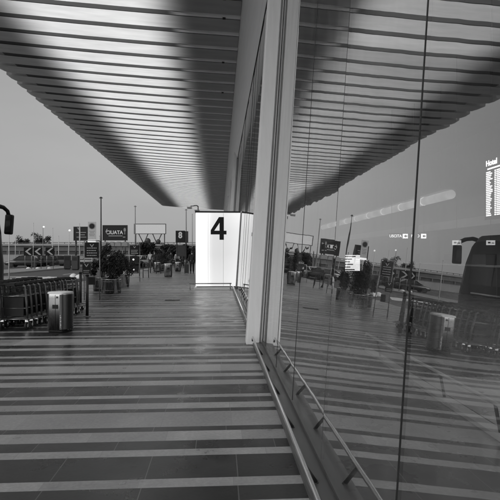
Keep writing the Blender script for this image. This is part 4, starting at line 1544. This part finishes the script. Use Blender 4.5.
person('person in dark clothes seen from behind, walking beside the lit box with a suitcase', P(192.0, 38.5), R(2), 0.10, group=None)
PG = 'people in the distance'
person('person in dark jacket standing right of the white car, in the far crowd', P(154.5, 44.5), R(200), 0.08, M['cloth_dark'], M['cloth_black'], group=PG)
person('person in pale top far off between the totem and the bush', P(150.2, 54), R(170), 0.1, M['cloth_pale'], M['cloth_dark'], group=PG)
person('person in dark coat far off right of the bush', P(171.0, 58), R(20), 0.1, M['cloth_black'], M['cloth_dark'], group=PG)
person('person in pale jacket far off below the figure 8 sign', P(177.0, 60), R(190), 0.05, M['cloth_pale'], M['cloth_black'], group=PG)
person('person in dark coat far off just left of the suitcase', P(182.6, 55), R(180), 0.1, M['cloth_dark'], M['cloth_black'], group=PG)

# suitcase
t = thing('suitcase', 'dark upright wheeled suitcase beside the walking person', 'suitcase', P(186.6, 38.0), R(6))
mb = MB(); mb.box((-0.17, -0.12, 0.06), (0.17, 0.12, 0.72)); mb.bevel(0.04, 3)
cs = obj('shell', mb, M['cloth_dark'], t)
mb = MB()
for x in (-0.09, -0.03, 0.03, 0.09):
    mb.box((x - 0.008, -0.126, 0.12), (x + 0.008, -0.118, 0.66))
obj('rib', mb, M['darkmetal'], cs)
mb = MB(); mb.tube([(-0.09, 0.05, 0.7), (-0.09, 0.05, 0.98), (0.09, 0.05, 0.98), (0.09, 0.05, 0.7)], 0.012, 8); obj('handle', mb, M['dull_steel'], t)
for x in (-0.13, 0.13):
    for y_ in (-0.08, 0.08):
        mb = MB(); mb.prism([(y_ + 0.032 * math.cos(a), 0.032 + 0.032 * math.sin(a)) for a in [2 * math.pi * q / 12 for q in range(12)]], x - 0.015, x + 0.015, axis='x'); obj('wheel', mb, M['rubber'], t)

# ------------------------------------------------------------------ inside the terminal
t = thing('light_tube', 'long glowing tube light along the gallery behind the glass', 'tube light', (9.7, 20.4, 4.0))
for k in range(9):
    mb = MB(); mb.tube([(0, k * 2.9, 0), (0, k * 2.9 + 2.78, 0)], 0.19, 14); obj('tube', mb, M['e_tube'], t)
    mb = MB(); mb.tube([(0, k * 2.9 + 2.79, 0), (0, k * 2.9 + 2.89, 0)], 0.2, 14); obj('collar', mb, M['e_dim'], t)
mb = MB(); mb.box((-0.25, 0, 0.22), (0.25, 26, 0.32)); obj('housing', mb, M['int_wall'], t)
mb = MB()
for k in range(9):
    mb.tube([(0, 1 + k * 3, 0.22), (0, 1 + k * 3, 5.0)], 0.012, 6)
obj('hanger', mb, M['darkmetal'], t)
# departure board: parallel to the glass, read from the walkway
t = thing('departure_board', 'tall dark board of small glowing text columns hanging inside behind the glass', 'display board', (7.0, 12.8, 0))
mb = MB(); mb.box((0.02, -1.75, 2.40), (0.12, 0.06, 4.15)); obj('panel', mb, M['panel'], t)
mb = MB()
rg = random.Random(4)
zz = 3.66
def bars(y_start, y_end, zc_, h_):
    yy = y_start
    while yy > y_end:
        ww = rg.uniform(0.03, 0.09)
        mb.box((0.004, max(yy - ww, y_end), zc_), (0.018, yy, zc_ + h_))
        yy -= ww + 0.018
for i in range(25):
    zc_ = 3.62 - i * 0.047
    bars(-0.04, -0.04 - rg.uniform(0.16, 0.30), zc_, 0.027)
    bars(-0.44, -0.50, zc_, 0.027)
    bars(-0.54, -0.54 - rg.uniform(0.14, 0.24), zc_, 0.027)
    bars(-0.95, -1.0 - rg.uniform(0.2, 0.4), zc_, 0.027)
bars(-0.10, -0.75, 3.70, 0.035)
obj('row', mb, M['e_text'], t)
# title, facing -x: reads from far (left) to near (right)
text_obj('title', 'Hotel', 0.20, M['e_text'], t, Matrix.Translation((0.004, -0.30, 3.86)) @ Matrix.Rotation(R(-90), 4, 'Z') @ FACE, 0.005, 1.15, 0.004)
mb = MB()
for y_ in (-0.2, -1.5):
    mb.tube([(0.07, y_, 4.15), (0.07, y_, 9.0)], 0.02, 6)
obj('hanger', mb, M['darkmetal'], t)

# hanging guide signs
def guide(label, u, d, zc_, ww, body, icon):
    t = thing('guide_sign', label, 'sign', P(u, d), -YAW, 'hanging guide signs inside')
    mb = MB(); mb.box((-ww / 2, 0, zc_ - 0.16), (ww / 2, 0.1, zc_ + 0.16)); obj('case', mb, M['panel'], t)
    mb = MB()
    xi = ww / 2 - 0.30
    mb.box((xi, -0.012, zc_ - 0.12), (xi + 0.27, -0.003, zc_ + 0.12))
    ic = obj('pictogram', mb, M['e_text'], t)
    mb = MB(); mb.prism([(xi + 0.06, zc_), (xi + 0.17, zc_ + 0.08), (xi + 0.17, zc_ + 0.03), (xi + 0.24, zc_ + 0.03), (xi + 0.24, zc_ - 0.03), (xi + 0.17, zc_ - 0.03), (xi + 0.17, zc_ - 0.08)], -0.018, -0.0125)
    obj('arrow', mb, M['black'], ic)
    text_obj('lettering', body, 0.20, M['e_text'], t, Matrix.Translation((-0.17, -0.008, zc_)) @ FACE, 0.004, 0.95, 0.003)
    mb = MB()
    for s in (-0.35, 0.35):
        mb.tube([(s * ww, 0.05, zc_ + 0.16), (s * ww, 0.05, 9.0)], 0.012, 6)
    obj('hanger', mb, M['darkmetal'], t)


guide('lit guide sign with text and a square arrow symbol, left of its pair', 398.8, 26, 2.43, 1.0, 'USCITA', 1)
guide('lit guide sign with short text and a symbol, right of its pair', 418.5, 26, 2.43, 0.86, 'INFO', 0)
sg = None
for i, (u, lab) in enumerate(((457, 'small pale desk sign hanging inside, left of the coach reflection'), (491, 'small pale desk sign hanging inside at the right edge'))):
    if sg is None:
        sg = thing('desk_sign', lab, 'sign', P(u, 19), -YAW, 'small desk signs inside')
        mb = MB(); mb.box((-0.16, 0, 1.84), (0.16, 0.05, 2.02)); pn = obj('panel', mb, M['e_dim'], sg)
        mb = MB(); mb.box((-0.12, -0.006, 1.90), (-0.02, -0.001, 1.96)); mb.box((0.02, -0.006, 1.90), (0.12, -0.001, 1.93)); obj('lettering', mb, M['panel'], pn)
        mb = MB(); mb.tube([(0, 0.025, 2.02), (0, 0.025, 9.0)], 0.01, 6); obj('hanger', mb, M['darkmetal'], sg)
    else:
        dup(sg, P(u, 19), -YAW, lab, 'small desk signs inside')
# check-in desks
ds = None
for k in range(5):
    p = (9.6, 10.5 + k * 3.4, 0)
    lab = ('nearest', 'second', 'third', 'fourth', 'farthest')[k] + ' dark check-in desk in the row inside the terminal'
    if ds is None:
        ds = thing('check_in_desk', lab, 'desk', p, 0, 'check-in desks inside')
        mb = MB(); mb.box((-0.4, -1.2, 0.0), (0.4, 1.2, 1.05)); mb.bevel(0.02, 1); obj('body', mb, M['counter'], ds)
        mb = MB(); mb.box((-0.5, -1.25, 1.055), (0.45, 1.25, 1.1)); obj('top', mb, M['offwhite'], ds)
        mb = MB(); mb.box((0.05, -0.3, 1.1), (0.12, 0.3, 1.5)); obj('monitor', mb, M['black'], ds)
    else:
        dup(ds, p, 0, lab, 'check-in desks inside')
